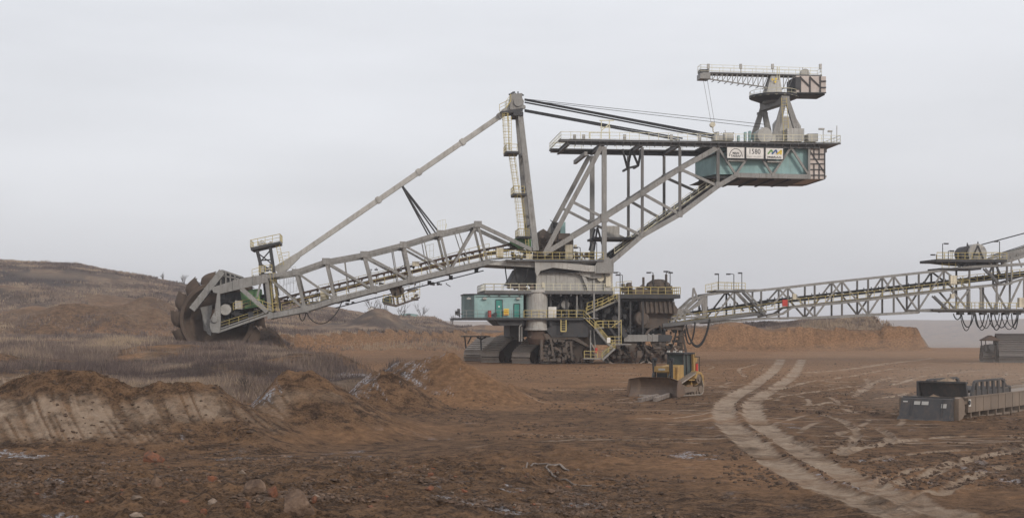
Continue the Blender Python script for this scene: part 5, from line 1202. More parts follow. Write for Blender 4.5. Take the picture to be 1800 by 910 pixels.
mb = MB(); fbox(mb, 1375.5, 526.5, 1384.5, 538, -3.15, -2.9); mb.build('notice_board', M['red'], CBX)
mb = MB(); fbox(mb, 1394, 516, 1400, 526, -3.1, -2.5); fbox(mb, 1671, 484, 1682, 499, -3.2, -2.4); fbox(mb, 1672, 516, 1678, 524, -3.1, -2.5); fbox(mb, 1792, 523, 1802, 540, -3.4, -2.6); mb.build('cabinet', M['cream'], CBX)
for x, y, y1 in ((1263, 482, 509), (1290, 482, 509), (1304, 480, 509)):
    mb = MB(); lampmast(mb, PT(x, y1, -2.5), (y1 - y) / 10.5, .7 if x == 1290 else .05); mb.build('lamp_post', M['grey_dark'], CBX)
mb = MB(); fpoly(mb, [(1168, 548), (1180, 541), (1212, 543), (1238, 520), (1243, 524), (1243, 556), (1236, 556), (1234, 534), (1206, 551), (1168, 556)], -2.9, -2.3)
members(mb, [(1217, 527, 1219, 506), (1219, 506, 1227, 527), (1200, 541, 1224, 524), (1178, 566, 1207, 548), (1207, 548, 1240, 558), (1204, 562, 1204, 545), (1190, 562, 1190, 545)], .3, .34, -2.9)
fbox(mb, 1172, 556, 1240, 559, -3.0, 2.8); clutter(mb, 1150, 548, 1200, 565, -2.8, 1.5, 30, .15, .5); mb.build('bridge_head', M['grey'], CBX)
mb = MB(); fpoly(mb, [(1158, 568), (1206, 566), (1200, 580), (1160, 578)], -2.6, 2.4); members(mb, [(1197, 575, 1186, 640, .9), (1197, 575, 1210, 640, .9), (1197, 575, 1197, 640, 1.6), (1190, 600, 1204, 600), (1188, 615, 1207, 615)], .35, .4, -1); clutter(mb, 1190, 578, 1204, 606, -1.6, -.4, 24, .15, .4)
mb.build('support_leg', M['mudsteel'], CBX)
for x0, y0, x1, y1, sg_ in ((1206, 572, 1246, 566, 3.6), (1204, 578, 1222, 566, 3.0), (1206, 570, 1248, 560, 4.2), (1160, 572, 1188, 584, 3.4)):
    mb = MB(); hang(mb, PT(x0, y0, -3.3), PT(x1, y1, -3.3), sg_, .14, 14); mb.build('hanging_hose', M['black'], CBX)
# cable loops under the right end
mb = MB()
for k in range(6): x = 1690 + k * 20; fbox(mb, x - 4, 548, x + 5, 553, -2.8, -1.6)
mb.build('cable_trolley', M['grey_dark'], CBX)
for k, (x0, x1, s_) in enumerate(((1676, 1690, 1.0), (1688, 1709, 2.9), (1690, 1712, 2.3), (1715, 1737, 2.8), (1713, 1731, 2.4), (1722, 1744, 2.5), (1741, 1762, 2.8), (1737, 1757, 2.3), (1748, 1773, 2.4), (1760, 1788, 2.7), (1778, 1790, 2.6), (1768, 1790, 2.2))):
    mb = MB(); hang(mb, PT(x0, 551, -2.4 + .15 * (k % 3)), PT(x1, 551, -2.3 + .15 * (k % 2)), s_, .075 if k % 2 else .1, 14); mb.build('cable_loop', M['black'], CBX)
# upper platform with the drum house
mb = MB(); fbox(mb, 1646, 456, 1770, 460, -3.6, 3.4); fpoly(mb, [(1646, 460), (1740, 460), (1735, 467), (1690, 465)], -2.5, 2.5); fbox(mb, 1655, 471, 1725, 473.5, -3, 2.8)
members(mb, [(1681, 462, 1690, 472), (1700, 462, 1690, 472), (1700, 462, 1708, 472), (1718, 462, 1708, 472), (1748, 460, 1738, 482), (1748, 460, 1758, 482)], .3, .36, -2.6)
DP = mb.build('drum_platform', M['grey_dark'], CBX)
mb = MB(); fr(mb, [(1647, 456), (1770, 456)], -3.5, step=1.2, t=.07); fr(mb, [(1647, 455), (1770, 455)], 3.3, step=1.4, t=.06); fr(mb, [(1656, 471), (1680, 470)], -2.9, step=1.1); mb.build('handrail', M['yellow'], DP)
c_ = PT(1719, 445, -1.4)
mb = MB(); mb.lathe(c_, W, [(0, 0), (1.55, 0), (1.65, .1), (1.65, 2.7), (0, 2.7)], 26); fbox(mb, 1704, 445, 1734, 456, -1.4, 1.2); dh = mb.build('drum_housing', M['grey_light'], DP)
mb = MB(); mb.lathe(PT(1702, 446, -.8), W, [(0, 0), (1.3, 0), (1.35, .1), (1.35, 2.6), (0, 2.6)], 22); mb.tube(PT(1719, 430, -.5), PT(1719, 424, -.5), .22, 8, .04); mb.tube(PT(1701, 433, 0), PT(1700, 426, 0), .22, 8, .04); clutter(mb, 1690, 446, 1702, 455, -1.6, -.8, 10, .15, .4)
members(mb, [(1709, 455, 1719, 431), (1729, 455, 1719, 431), (1712, 447, 1726, 447)], .12, .2, -1.5); mb.build('winch_drum', M['grey_dark'], DP)
for x, y, sg_ in ((1657, 428, 1), (1757, 424, -1), (1646, 448, -1), (1667, 441, 1)):
    mb = MB(); lampmast(mb, PT(x, 458, -3.2), (458 - y) / 10.5, .4, sg_); mb.build('lamp_post', M['grey_dark'], DP)
mb = MB()
for x0, y0, x1, y1, r_ in ((1725, 430, 1830, 402, .11), (1745, 449, 1830, 421, .06), (1735, 450, 1830, 427, .06)): mb.tube(PT(x0, y0, 0), PT(x1, y1, 0), r_, 6)
mb.build('rope', M['rope'], CBX)
mb = MB()
for sh in (0, s2): members(mb, [(1738, 462, 1775, 448, 1), (1762, 452, 1830, 430, 1.2), (1760, 463, 1830, 440, 1.2), (1752, 466, 1830, 462, .8), (1778, 450, 1778, 500, .6), (1787, 446, 1796, 470, .5)], .42, .48, -hw, sh)
for sh in (0, s2): members(mb, [(1830, 430, 1985, 396, 1.2), (1830, 440, 1985, 400, 1.2), (1985, 396, 1985, 454, 1.2)], .42, .48, -hw, sh)
mb.build('stay_frame', M['grey'], CBX)
mb = MB(); members(mb, [(1880, 550, 1862, 634), (1890, 550, 1912, 634), (1868, 606, 1906, 606)], .9, 1.0, -hw); members(mb, [(1880, 550, 1862, 634), (1890, 550, 1912, 634)], .9, 1.0, -hw, s2); fbox(mb, 1850, 628, 1925, 640, -5, 5); mb.build('bridge_support', M['grey_dark'], CBX)

# crawler carriage at the right edge
cp = V((84.2, 229.0, 0))
CC = thing('crawler_carriage', 'dark crawler carriage with wide ribbed tracks and small roofed drive at the right edge', 'crawler', cp)
c1 = crawler(84.7, 228.5, R(14), Lc=10, wd=6.0, hh=4.7, parent=CC, guard=False, mat='track_dark'); c2 = crawler(80.75, 231.5, R(14), Lc=7, wd=1.7, hh=2.6, parent=CC, guard=False, mat='track_dark')
mb = MB(); p = V((80.9, 231.2, 3.9)); mb.add([p + V(t) for t in ((-1.2, -1, 0), (1.4, -1, 0), (1.4, 1.6, 0), (-1.2, 1.6, 0), (.1, -.6, .75), (.1, 1.2, .75), (-1.2, -1, -.18), (1.4, -1, -.18), (1.4, 1.6, -.18), (-1.2, 1.6, -.18))],
                               [(0, 1, 4), (1, 2, 5, 4), (2, 3, 5), (3, 0, 4, 5), (0, 6, 7, 1), (1, 7, 8, 2), (2, 8, 9, 3), (3, 9, 6, 0), (6, 9, 8, 7)]); mb.build('roof', M['rust'], CC)
mb = MB()
for dx, dy in ((-1, -.8), (1.1, -.8), (-1, 1.3), (1.1, 1.3)): mb.beam(p + V((dx, dy, -.15)), p + V((dx * .9, dy, -2.0)), .14, .14)
mb.box(80.3, 81.5, 230.8, 232.4, 1.9, 3.1); mb.tube(V((80.9, 230.3, 2.7)), V((80.9, 231.0, 2.7)), .5, 14); mb.build('drive', M['grey_dark'], CC)

# ================= bulldozer
DY = R(36); df = V((-math.sin(DY), -math.cos(DY), 0)); dl = V((math.cos(DY), -math.sin(DY), 0)); do_ = V((14.3, 119.0, 0)); do_.z = zat(14.3, 119.0)
DZ = thing('bulldozer', 'dusty yellow bulldozer with a wide worn blade parked before the excavator', 'bulldozer', do_)
def D3(x, y, z): return do_ + df * x + dl * y + UP * z
def dbox(mb, x0, x1, y0, y1, z0, z1): mb.obox(D3((x0 + x1) / 2, (y0 + y1) / 2, (z0 + z1) / 2), df * abs(x1 - x0) / 2, dl * abs(y1 - y0) / 2, UP * abs(z1 - z0) / 2)
def dprism(mb, pts, y0, y1): mb.prism([D3(x, y0, z) for x, z in pts], dl * (y1 - y0))
mb = MB(); dprism(mb, [(.2, 1.0), (2.4, 1.0), (2.45, 2.25), (2.2, 2.4), (.2, 2.5)], -.55, .55); dprism(mb, [(.1, 1.2), (1.3, 1.2), (1.2, 2.55), (.15, 2.7)], -.85, .85); dprism(mb, [(-2.2, .9), (-.9, .9), (-.9, 1.75), (-1.9, 1.8), (-2.2, 1.6)], -1.0, 1.0); dbox(mb, 2.2, 2.5, -.8, .8, 2.1, 2.6)
body = mb.build('body', M['dozer'], DZ, bevel=.04)
mb = MB(); dbox(mb, 2.45, 2.5, -.5, .5, 1.3, 2.05); gr = mb.build('grille', M['black'], body)
mb = MB()
for k in range(7): dbox(mb, 2.5, 2.54, -.48 + k * .155, -.42 + k * .155, .85, 1.3)
mb.build('grille_bar', M['dozer'], body, split=False)
mb = MB(); dbox(mb, 2.5, 2.53, -.32, .32, 2.25, 2.42); mb.build('plate', M['faded'], body)
mb = MB()
for y in (-.83, .83):
    mb.tube(D3(2.35, y, 1.5), D3(2.55, y, 3.1), .1, 8); mb.beam(D3(2.3, y, 3.0), D3(2.3, y, 3.25), .2, .35, df); mb.tube(D3(2.55, y, 2.0), D3(3.2, y * .8, .9), .07, 8); dbox(mb, 2.05, 2.5, y - .14, y + .14, 3.1, 3.3); mb.beam(D3(2.2, y, 1.4), D3(2.25, y, 3.1), .13, .16, df)
mb.build('lift_cylinder', M['grey_dark'], DZ)
# cab
mb = MB()
dbox(mb, -1.35, .15, -.82, .82, 1.6, 1.78)
for x in (-1.3, -.5, .12):
    for y in (-.78, .78): mb.beam(D3(x, y, 1.7), D3(x * .93, y * .96, 3.6), .1, .1, df)
dbox(mb, -1.6, .3, -.98, .98, 3.6, 3.74); cab = mb.build('cab', M['grey_dark'], DZ)
mb = MB(); dbox(mb, -1.25, .07, -.72, .72, 1.78, 3.58); mb.build('window', M['glass'], cab)
mb = MB()
for y in (-.6, 0, .6): dbox(mb, .2, .34, y - .12, y + .12, 3.74, 3.92)
mb.build('work_lamp', M['faded'], cab)
mb = MB(); dprism(mb, [(-1.75, 1.2), (-1.4, 1.2), (-1.4, 3.6), (-1.75, 3.6)], .72, .95); dprism(mb, [(-1.75, 1.2), (-1.4, 1.2), (-1.4, 3.6), (-1.75, 3.6)], -.95, -.72); dbox(mb, -1.8, -1.3, -.95, .95, 3.3, 3.62); dbox(mb, -2.1, -1.7, .45, .95, 2.9, 3.35); mb.build('roll_bar', M['dozer'], DZ)
mb = MB(); dbox(mb, -1.3, .1, .83, 1.35, 1.32, 1.44); dprism(mb, [(-2.3, 1.35), (-1.9, 2.0), (-1.1, 2.15), (-.6, 1.5), (-.9, 1.5), (-1.2, 1.9), (-1.8, 1.8), (-2.1, 1.3)], .9, 1.5); mb.build('fender', M['dozer'], DZ)
mb = MB(); mb.tube(D3(-1.9, 1.0, 2.0), D3(-1.9, 1.0, 2.75), .12, 10); mb.build('fire_extinguisher', M['red'], DZ)
mb = MB(); pts = [D3(-1.6, .98, 3.35), D3(-2.45, .98, 3.35), D3(-2.45, .98, 1.7)]; mb.path(pts, .03, 5); mb.path([D3(-2.45, .98, 3.35), D3(-2.45, -.98, 3.35)], .03, 5); mb.build('guard_rail', M['grey_dark'], DZ)
# tracks with raised drive sprocket
def dtrack(y):
    pr = [(2.05, .1), (2.35, .4), (2.3, .85), (1.9, 1.05), (-1.05, 1.95), (-1.55, 2.0), (-1.9, 1.7), (-2.35, .7), (-2.3, .3), (-2.0, .08)]
    mb = MB(); lp = pr + [pr[0]]
    for (x0, z0), (x1, z1) in zip(lp[:-1], lp[1:]):
        L_ = math.hypot(x1 - x0, z1 - z0); k = max(1, round(L_ / .24))
        for i in range(k):
            a_ = D3(x0 + (x1 - x0) * (i + .05) / k, y, z0 + (z1 - z0) * (i + .05) / k); b_ = D3(x0 + (x1 - x0) * (i + .92) / k, y, z0 + (z1 - z0) * (i + .92) / k)
            mb.beam(a_, b_, .62, .07, dl)
            nn = (b_ - a_).cross(dl).normalized(); c2 = (a_ + b_) / 2
            if nn.dot(D3(-.3, y, .8) - c2) > 0: nn = -nn
            mb.obox(a_.lerp(b_, .85) + nn * .06, dl * .31, nn * .05, (b_ - a_).normalized() * .02)
    t = mb.build('track', M['track'], DZ)
    mb = MB(); dprism(mb, [(1.9, .35), (1.9, .8), (-1.9, .75), (-1.9, .3)], y - .18, y + .18); mb.build('track_frame', M['dusty'], t)
    mb = MB(); s_ = .3 if y > 0 else -.3
    mb.tube(D3(-1.35, y - .2, 1.45), D3(-1.35, y + s_ * 1.1, 1.45), .42, 20); mb.tube(D3(-1.35, y, 1.45), D3(-1.35, y + s_ * 1.5, 1.45), .2, 14)
    for x in (1.85, -1.85): mb.tube(D3(x, y - .2, .5), D3(x, y + s_, .5), .36, 18)
    for k in range(6): mb.tube(D3(-1.25 + k * .5, y - .2, .28), D3(-1.25 + k * .5, y + s_, .28), .17, 12)
    mb.build('wheel', M['dusty'], t, split=False)
dtrack(1.15); dtrack(-1.15)
# blade
mb = MB(); NZ = 9; hwid = 2.35
def bx_(z): return 3.25 + .42 * ((z - .85) / .9) ** 2
rows = []
for i in range(NZ):
    z = .02 + 1.68 * i / (NZ - 1)
    for j in range(13):
        y = -hwid + 2 * hwid * j / 12; wing = max(0, abs(y) - 1.45)
        zz = z - (0.22 * wing if i == NZ - 1 else 0)
        rows.append((bx_(z) + wing * .55, y, zz))
front = [D3(*r) for r in rows]; backp = [D3(r[0] - .12, r[1], r[2]) for r in rows]
fs = []
for i in range(NZ - 1):
    for j in range(12): fs.append((i * 13 + j, i * 13 + j + 1, (i + 1) * 13 + j + 1, (i + 1) * 13 + j))
nF = len(front); fs2 = [tuple(nF + k for k in f[::-1]) for f in fs]
edge = [(i, i + 1) for i in range(12)] + [(i * 13 + 12, (i + 1) * 13 + 12) for i in range(NZ - 1)] + [((NZ - 1) * 13 + j + 1, (NZ - 1) * 13 + j) for j in range(12)] + [((i + 1) * 13, i * 13) for i in range(NZ - 1)]
mb.add(front + backp, fs + fs2 + [(b_, a_, a_ + nF, b_ + nF) for a_, b_ in edge]); bl = mb.build('blade', M['blade'], DZ)
mb = MB()
for s_ in (-1, 1):
    dprism(mb, [(2.7, .3), (4.0, .0), (4.25, .15), (4.15, .9), (3.95, 1.5), (3.75, 1.55), (3.1, 1.0)], s_ * 2.37, s_ * 2.37 + s_ * .07)
mb.build('end_plate', M['blade'], bl)
mb = MB(); dbox(mb, 3.6, 3.72, -1.5, 1.5, -.03, .2); mb.build('cutting_edge', M['track'], bl)
mb = MB()
for s_ in (-1, 1): mb.beam(D3(-.4, s_ * 1.62, .55), D3(3.2, s_ * 1.9, .5), .2, .32, dl); mb.beam(D3(1.2, s_ * 1.62, .8), D3(3.2, s_ * 1.4, 1.35), .12, .12, dl)
mb.build('push_arm', M['dusty'], DZ)
mb = MB()
dbox(mb, -3.2, -2.9, -1.0, 1.0, .9, 1.4); mb.beam(D3(-2.2, .5, 1.0), D3(-3.0, .5, 1.1), .2, .3, dl); mb.beam(D3(-2.2, -.5, 1.0), D3(-3.0, -.5, 1.1), .2, .3, dl)
for y in (-.85, 0, .85): dprism(mb, [(-3.1, 1.7), (-3.35, 1.7), (-3.45, .6), (-3.15, -.02), (-3.2, .6)], y - .06, y + .06)
mb.build('ripper', M['dozer'], DZ)

# ================= belt tail station
ta = V((.62, .785, 0)); tl = V((-.785, .62, 0)); to_ = V((28.0, 86.9, 0)); to_.z = zat(28, 87) - .02
TS = thing('belt_tail_station', 'dust covered steel belt tail station with slate blue front hopper on the right', 'conveyor station', to_)
def T3(x, y, z): return to_ + ta * x + tl * y + UP * z
def tbox(mb, x0, x1, y0, y1, z0, z1): mb.obox(T3((x0 + x1) / 2, (y0 + y1) / 2, (z0 + z1) / 2), ta * abs(x1 - x0) / 2, tl * abs(y1 - y0) / 2, UP * abs(z1 - z0) / 2)
mb = MB(); WD = 3.35
mb.prism([T3(.0, 0, .15), T3(-.35, 0, .02), T3(-.45, 0, .1), T3(.05, 0, 1.38), T3(.35, 0, 1.42), T3(.35, 0, .15)], tl * WD)
mb.prism([T3(-.55, -.1, .0), T3(-.3, -.1, .22), T3(.1, -.1, .22), T3(.1, -.1, .0)], tl * (WD + .2))
for y in (.55, 2.6): mb.beam(T3(-.38, y, .3), T3(.02, y, 1.35), .05, .08, tl)
tbox(mb, .3, .5, -.02, WD + .02, 1.25, 1.5)
fb = mb.build('front_hopper', M['bin'], TS)
mb = MB()
nrm = (T3(-.45, 0, .1) - T3(.05, 0, 1.38)).cross(tl).normalized()
if nrm.dot(ta) > 0: nrm = -nrm
for y0, y1, z0, z1 in ((2.9, 3.2, 1.12, 1.2), (2.05, 2.45, .98, 1.2), (1.5, 1.95, .98, 1.2), (.3, .65, .82, 1.08)):
    def onf(y, z): t = (z - .1) / 1.28; return T3(-.45, 0, .1).lerp(T3(.05, 0, 1.38), t) + tl * y + nrm * .012
    mb.prism([onf(y0, z0), onf(y1, z0), onf(y1, z1), onf(y0, z1)], nrm * .008)
mb.build('notice', M['faded'], fb)
mb = MB()
for y in (-.3, WD):
    mb.prism([T3(x, y, z) for x, z in ((.35, .05), (.9, .0), (1.35, .3), (1.5, .8), (1.3, 1.3), (.9, 1.5), (.4, 1.42))], tl * .3)
mb.build('end_cheek', M['dusty'], TS)
mb = MB()
for y in (-.25, WD - .05): tbox(mb, 2.1, 40, y, y + .3, .45, 1.42)
for k in range(26):
    tbox(mb, 2.1 + k * 1.45, 2.16 + k * 1.45, -.28, -.25, .45, 1.42)
tbox(mb, 1.2, 40, 0, WD, 1.1, 1.25); tbox(mb, 1.3, 2.3, -.1, WD, .3, .5); tbox(mb, 1.3, 2.2, -.2, .1, 1.0, 1.2)
tbox(mb, 1.4, 40, -.32, -.2, 1.42, 1.5)
sb_ = mb.build('side_box', M['dusty'], TS, split=False)
mb = MB()
for k in range(23): tbox(mb, 2.8 + k * 1.6, 2.95 + k * 1.6, -.2, WD + .1, .0, .5)
tbox(mb, 2.4, 40, -.1, .15, -.02, .12); tbox(mb, 2.4, 40, WD - .15, WD + .1, -.02, .12); mb.build('skid', M['dusty'], TS)
mb = MB(); tbox(mb, 2.2, 2.6, -.29, -.26, .85, 1.3); mb.build('white_plate', M['white'], sb_)
mb = MB(); mb.lathe(T3(2.25, -.3, 1.1), tl * -1, [(0, 0), (.16, 0), (.16, .05), (0, .05)], 12); mb.build('valve', M['ink'], sb_)
mb = MB(); mb.prism([T3(3.0, .1, 1.4), T3(3.25, .1, 1.4), T3(2.9, .1, 2.38), T3(2.65, .1, 2.42)], tl * (WD - .3)); tbox(mb, 2.6, 3.0, .05, WD - .1, 2.3, 2.4)
mb.prism([T3(2.6, WD - .1, 1.3), T3(3.6, WD - .1, 1.3), T3(3.3, WD - .1, 2.4), T3(2.6, WD - .1, 2.4)], tl * .12)
mb.build('impact_plate', M['bin'], TS)
mb = MB(); pr = [(3.4, 1.45), (4.0, 2.35), (4.3, 2.42), (9.4, 2.42), (10.2, 1.9), (11, 1.85), (11, 1.45)]
for y in (.0, WD - .15):
    for a_, b_ in zip(pr[:-1], pr[1:]): mb.beam(T3(a_[0], y, a_[1]), T3(b_[0], y, b_[1]), .16, .14, tl)
    for k in range(6):
        x = 4.3 + k * 1.05; mb.prism([T3(x, y - .07, 1.45), T3(x + .45, y - .07, 1.45), T3(x + .28, y - .07, 2.4), T3(x, y - .07, 2.4)], tl * .14)
    mb.prism([T3(3.4, y, 1.45), T3(11, y, 1.45), T3(11, y, 1.75), T3(3.7, y, 1.85)], tl * .08)
for k in range(7): mb.tube(T3(4.5 + k * .9, .1, 1.75), T3(4.5 + k * .9, WD - .2, 1.75), .12, 10)
mb.build('skirt_frame', M['bin'], TS)
mb = MB(); rows = []; ns_, nr_ = 22, 7
for i in range(nr_ + 1):
    for j in range(ns_):
        t = 2 * math.pi * j / ns_; rr = i / nr_; q = 1 + .12 * math.sin(3 * t + 1) + .06 * math.sin(7 * t)
        rows.append(T3(4.6 + 1.9 * rr * q * math.cos(t), 2.0 + 1.35 * rr * q * math.sin(t), 1.3 + 1.3 * (1 - rr ** 1.5) + .05 * math.sin(9 * t + i)))
fs = [(i * ns_ + j, (i + 1) * ns_ + j, (i + 1) * ns_ + (j + 1) % ns_, i * ns_ + (j + 1) % ns_) for i in range(nr_) for j in range(ns_)]
mb.add(rows, fs)
def soilmat(name, a_, b_, sc_=3.0):
    m, n, l, b = pbsdf(name); g = n.new('ShaderNodeNewGeometry')
    c = mixc(n, l, mrange(n, l, noise(n, l, g.outputs['Position'], sc_, 6, .65), .35, .65), a_, b_); l.new(c, b.inputs['Base Color']); b.inputs['Roughness'].default_value = .95
    b.inputs['Specular IOR Level'].default_value = .15
    bp = n.new('ShaderNodeBump'); bp.inputs['Strength'].default_value = .7; bp.inputs['Distance'].default_value = .08
    l.new(noise(n, l, g.outputs['Position'], sc_ * 3, 6, .7), bp.inputs['Height']); l.new(bp.outputs[0], b.inputs['Normal']); return m
M['sand'] = soilmat('pale_spoil', (.20, .145, .10), (.30, .225, .165))
M['clod'] = soilmat('clay_clods', (.055, .038, .029), (.13, .088, .064))
M['rock'] = soilmat('brown_boulder', (.075, .048, .036), (.20, .135, .095), 2.6)
M['rock_red'] = soilmat('orange_red_rock', (.095, .062, .046), (.22, .088, .05), 4.5)
M['rubble_red'] = soilmat('reddish_rubble', (.24, .085, .045), (.11, .075, .055), 3.2)
M['rock_pale'] = soilmat('pale_stone', (.11, .08, .06), (.28, .215, .17), 3.4)
M['wood'] = soilmat('weathered_timber', (.12, .10, .09), (.26, .215, .185), 2.0)
sp_ = mb.build('spoil_heap', M['sand'], None, smooth=True); tag(sp_, 'pale heap of dry spoil lying on the tail station belt', 'spoil heap', kind='stuff')

# ================= stones, timbers, cable
def rock(name, px, py, wpx, hpx, mat, label, seed, group=None, z=None, sink=.25, flat=1.0):
    rr = random.Random(seed)
    X0, Y0 = G(px, py, 0); zz = zat(X0, Y0)
    X0, Y0 = G(px, py, zz); zz = zat(X0, Y0)
    s_ = Y0 / F; rx = wpx * s_ / 2; rz = hpx * s_ / (2 - sink)
    bm_ = __import__('bmesh').new(); __import__('bmesh').ops.create_icosphere(bm_, subdivisions=4, radius=1.0)
    pl = [(V((rr.uniform(-1, 1), rr.uniform(-1, 1), rr.uniform(-.6, 1))).normalized(), rr.uniform(.5, .8)) for _ in range(13)]
    for v in bm_.verts:
        p = v.co.copy()
        for n_, d_ in pl:
            e = p.dot(n_) - d_
            if e > 0: p -= n_ * e * .92
        from mathutils import noise as mn_; h_ = .10 * mn_.fractal(p * 2.2 + V((seed, 0, 0)), .9, 2.1, 5) + .03 * mn_.noise(p * 9 + V((0, seed, 0)))
        v.co = p * (1 + h_)
    me = bpy.data.meshes.new(name)
    xs = [v.co.x for v in bm_.verts]; zs = [v.co.z for v in bm_.verts]; kx = 2 * rx / (max(xs) - min(xs)); kz = 2 * rz / (max(zs) - min(zs))
    for v in bm_.verts: v.co = V((v.co.x * kx, v.co.y * kx * .85, v.co.z * kz * .95))
    bm_.to_mesh(me); bm_.free(); me.materials.append(M[mat])
    o = bpy.data.objects.new(name, me); col.objects.link(o); o.location = (X0, Y0 + rx * .4, zz + rz * (1 - sink) - rz * .18); o.rotation_euler = (0, 0, rr.uniform(-.4, .4))
    WORIG[o] = V(o.location); tag(o, label, 'boulder' if wpx > 38 else 'stone', group); return o
rock('boulder', 523, 905, 60, 62, 'rock', 'largest reddish brown boulder with a pale right edge in the left foreground', 3)
rock('boulder', 447, 872, 40, 36, 'rock', 'rounded grey brown boulder just left of the largest boulder', 8)
rock('boulder', 268, 816, 38, 26, 'rock_red', 'brownish slab with a bright orange broken face below the scraped bank', 5)
for i, (px, py, w_, h_, mt, lb) in enumerate((
    (478, 868, 20, 26, 'rock_red', 'orange stone leaning against the left side of the largest boulder'),
    (466, 890, 20, 14, 'rock_pale', 'pale grey stone on the ground below the rounded boulder'),
    (553, 862, 14, 16, 'rock_red', 'small orange stone just right of the largest boulder'),
    (556, 888, 16, 10, 'rock_pale', 'flat pale stone right of the largest boulder foot'),
    (372, 850, 18, 17, 'rock_red', 'dark red stone left of the rounded boulder'),
    (274, 858, 22, 26, 'rock', 'upright brown stone below the slab with the orange face'),
    (322, 886, 26, 12, 'rock_red', 'low reddish slab in the left foreground rubble'),
    (374, 886, 18, 15, 'rock_pale', 'cream coloured blocky stone in the left foreground rubble'),
    (357, 897, 14, 12, 'rock_red', 'small brick red stone beside the cream blocky stone'),
    (262, 902, 16, 14, 'rock_red', 'bright orange stone at the bottom edge of the picture'),
    (238, 888, 22, 10, 'rock_pale', 'low pale stone left in the foreground rubble'),
    (236, 904, 26, 12, 'rock_pale', 'pale slab at the bottom edge left of the orange stone'),
    (284, 877, 20, 12, 'rock', 'small brown stone above the low reddish slab'),
    (434, 902, 16, 16, 'rock_red', 'vivid red stone at the bottom edge below the boulders'),
    (762, 909, 20, 12, 'rock_red', 'reddish stone at the bottom edge right of the boulders'),
    (796, 910, 28, 10, 'rock', 'long low brown stone at the bottom edge of the middle foreground'),
    (650, 890, 12, 9, 'rock_red', 'small ochre stone on bare clay right of the boulders'),
    (425, 842, 14, 12, 'rock_pale', 'tan stone above the rounded boulder'),
    (27, 828, 22, 9, 'rock', 'flat brown stone near the left edge'),
    (5, 760, 16, 32, 'rock_pale', 'pale weathered block at the far left edge beside the bank'),
    (755, 858, 16, 10, 'rock_red', 'ochre stone in the middle foreground beside frost'),
    (968, 868, 20, 10, 'rock', 'dark clod like stone by the loose cable'))):
    rock('stone', px, py, w_, h_, mt, lb, 20 + i)
def loose(name, n_, sampler, mats, smin, smax_, label, cat, seed):
    """many little lumps in one mesh (nobody could count them)"""
    r2 = np.random.default_rng(seed)
    t = (1 + 5 ** .5) / 2; base = np.array([(-1, t, 0), (1, t, 0), (-1, -t, 0), (1, -t, 0), (0, -1, t), (0, 1, t), (0, -1, -t), (0, 1, -t), (t, 0, -1), (t, 0, 1), (-t, 0, -1), (-t, 0, 1)], float) / 1.9
    fc = np.array([(0, 11, 5), (0, 5, 1), (0, 1, 7), (0, 7, 10), (0, 10, 11), (1, 5, 9), (5, 11, 4), (11, 10, 2), (10, 7, 6), (7, 1, 8), (3, 9, 4), (3, 4, 2), (3, 2, 6), (3, 6, 8), (3, 8, 9), (4, 9, 5), (2, 4, 11), (6, 2, 10), (8, 6, 7), (9, 8, 1)])
    xs, ys = sampler(r2, n_); n_ = len(xs); zs = terrain(xs, ys)
    s_ = smin + (smax_ - smin) * r2.random(n_) ** 3.5
    vv = base[None] * (1 + r2.uniform(-.35, .35, (n_, 12, 1))) * np.stack([s_ * r2.uniform(.8, 1.5, n_), s_ * r2.uniform(.7, 1.2, n_), s_ * r2.uniform(.45, .9, n_)], -1)[:, None]
    a_ = r2.uniform(0, 6.28, n_); ca, sa = np.cos(a_)[:, None], np.sin(a_)[:, None]
    x_ = vv[:, :, 0] * ca - vv[:, :, 1] * sa + xs[:, None]; y_ = vv[:, :, 0] * sa + vv[:, :, 1] * ca + ys[:, None]; z_ = vv[:, :, 2] + zs[:, None] + s_[:, None] * .2
    V_ = np.stack([x_, y_, z_], -1).reshape(-1, 3); F_ = (fc[None] + (np.arange(n_) * 12)[:, None, None]).reshape(-1, 3)
    me = bpy.data.meshes.new(name); me.from_pydata(V_.tolist(), [], F_.tolist())
    for m_ in mats: me.materials.append(M[m_])
    me.polygons.foreach_set('material_index', np.repeat(r2.integers(0, len(mats), n_), 20)); me.update()
    o = bpy.data.objects.new(name, me); col.objects.link(o); tag(o, label, cat, kind='stuff'); return o
def samp_floor(r2, n_):
    Y = 42 * (230 / 42) ** (r2.random(n_) ** 1.5); a_ = r2.uniform(-.40, .40, n_); X = Y * a_
    cl = vnoise(X / 3.5, Y / 3.5, 401) * vnoise(X / 11, Y / 11, 402)
    k = (cl > .16 + .12 * r2.random(n_)) & (poly_sd(X, Y, PLAT) < 0) & (np.exp(-(((X + 7.5) / 6.5) ** 2 + ((Y - 71) / 9) ** 2) ** 2) < .5)
    for P, w in RUTW[:2]: k &= seg_dist(X, Y, P)[0] > w * .9
    return X[k], Y[k]
loose('clods', 60000, samp_floor, ['clod', 'clod', 'clod', 'clod', 'rock'], .015, .12, 'small lumps of dark clay scattered over the pit floor', 'clods', 5)
def samp_rub(r2, n_):
    Y = 42 + 14 * r2.random(n_) ** 1.2; X = -17.5 + 21 * r2.random(n_); k = vnoise(X / 2, Y / 2, 405) > .35; return X[k], Y[k]
loose('rubble', 1500, samp_rub, ['rubble_red', 'rock_pale', 'rock', 'clod', 'clod', 'clod', 'clod', 'rubble_red'], .015, .10, 'broken orange, pale and brown rubble around the foreground boulders', 'rubble', 6)
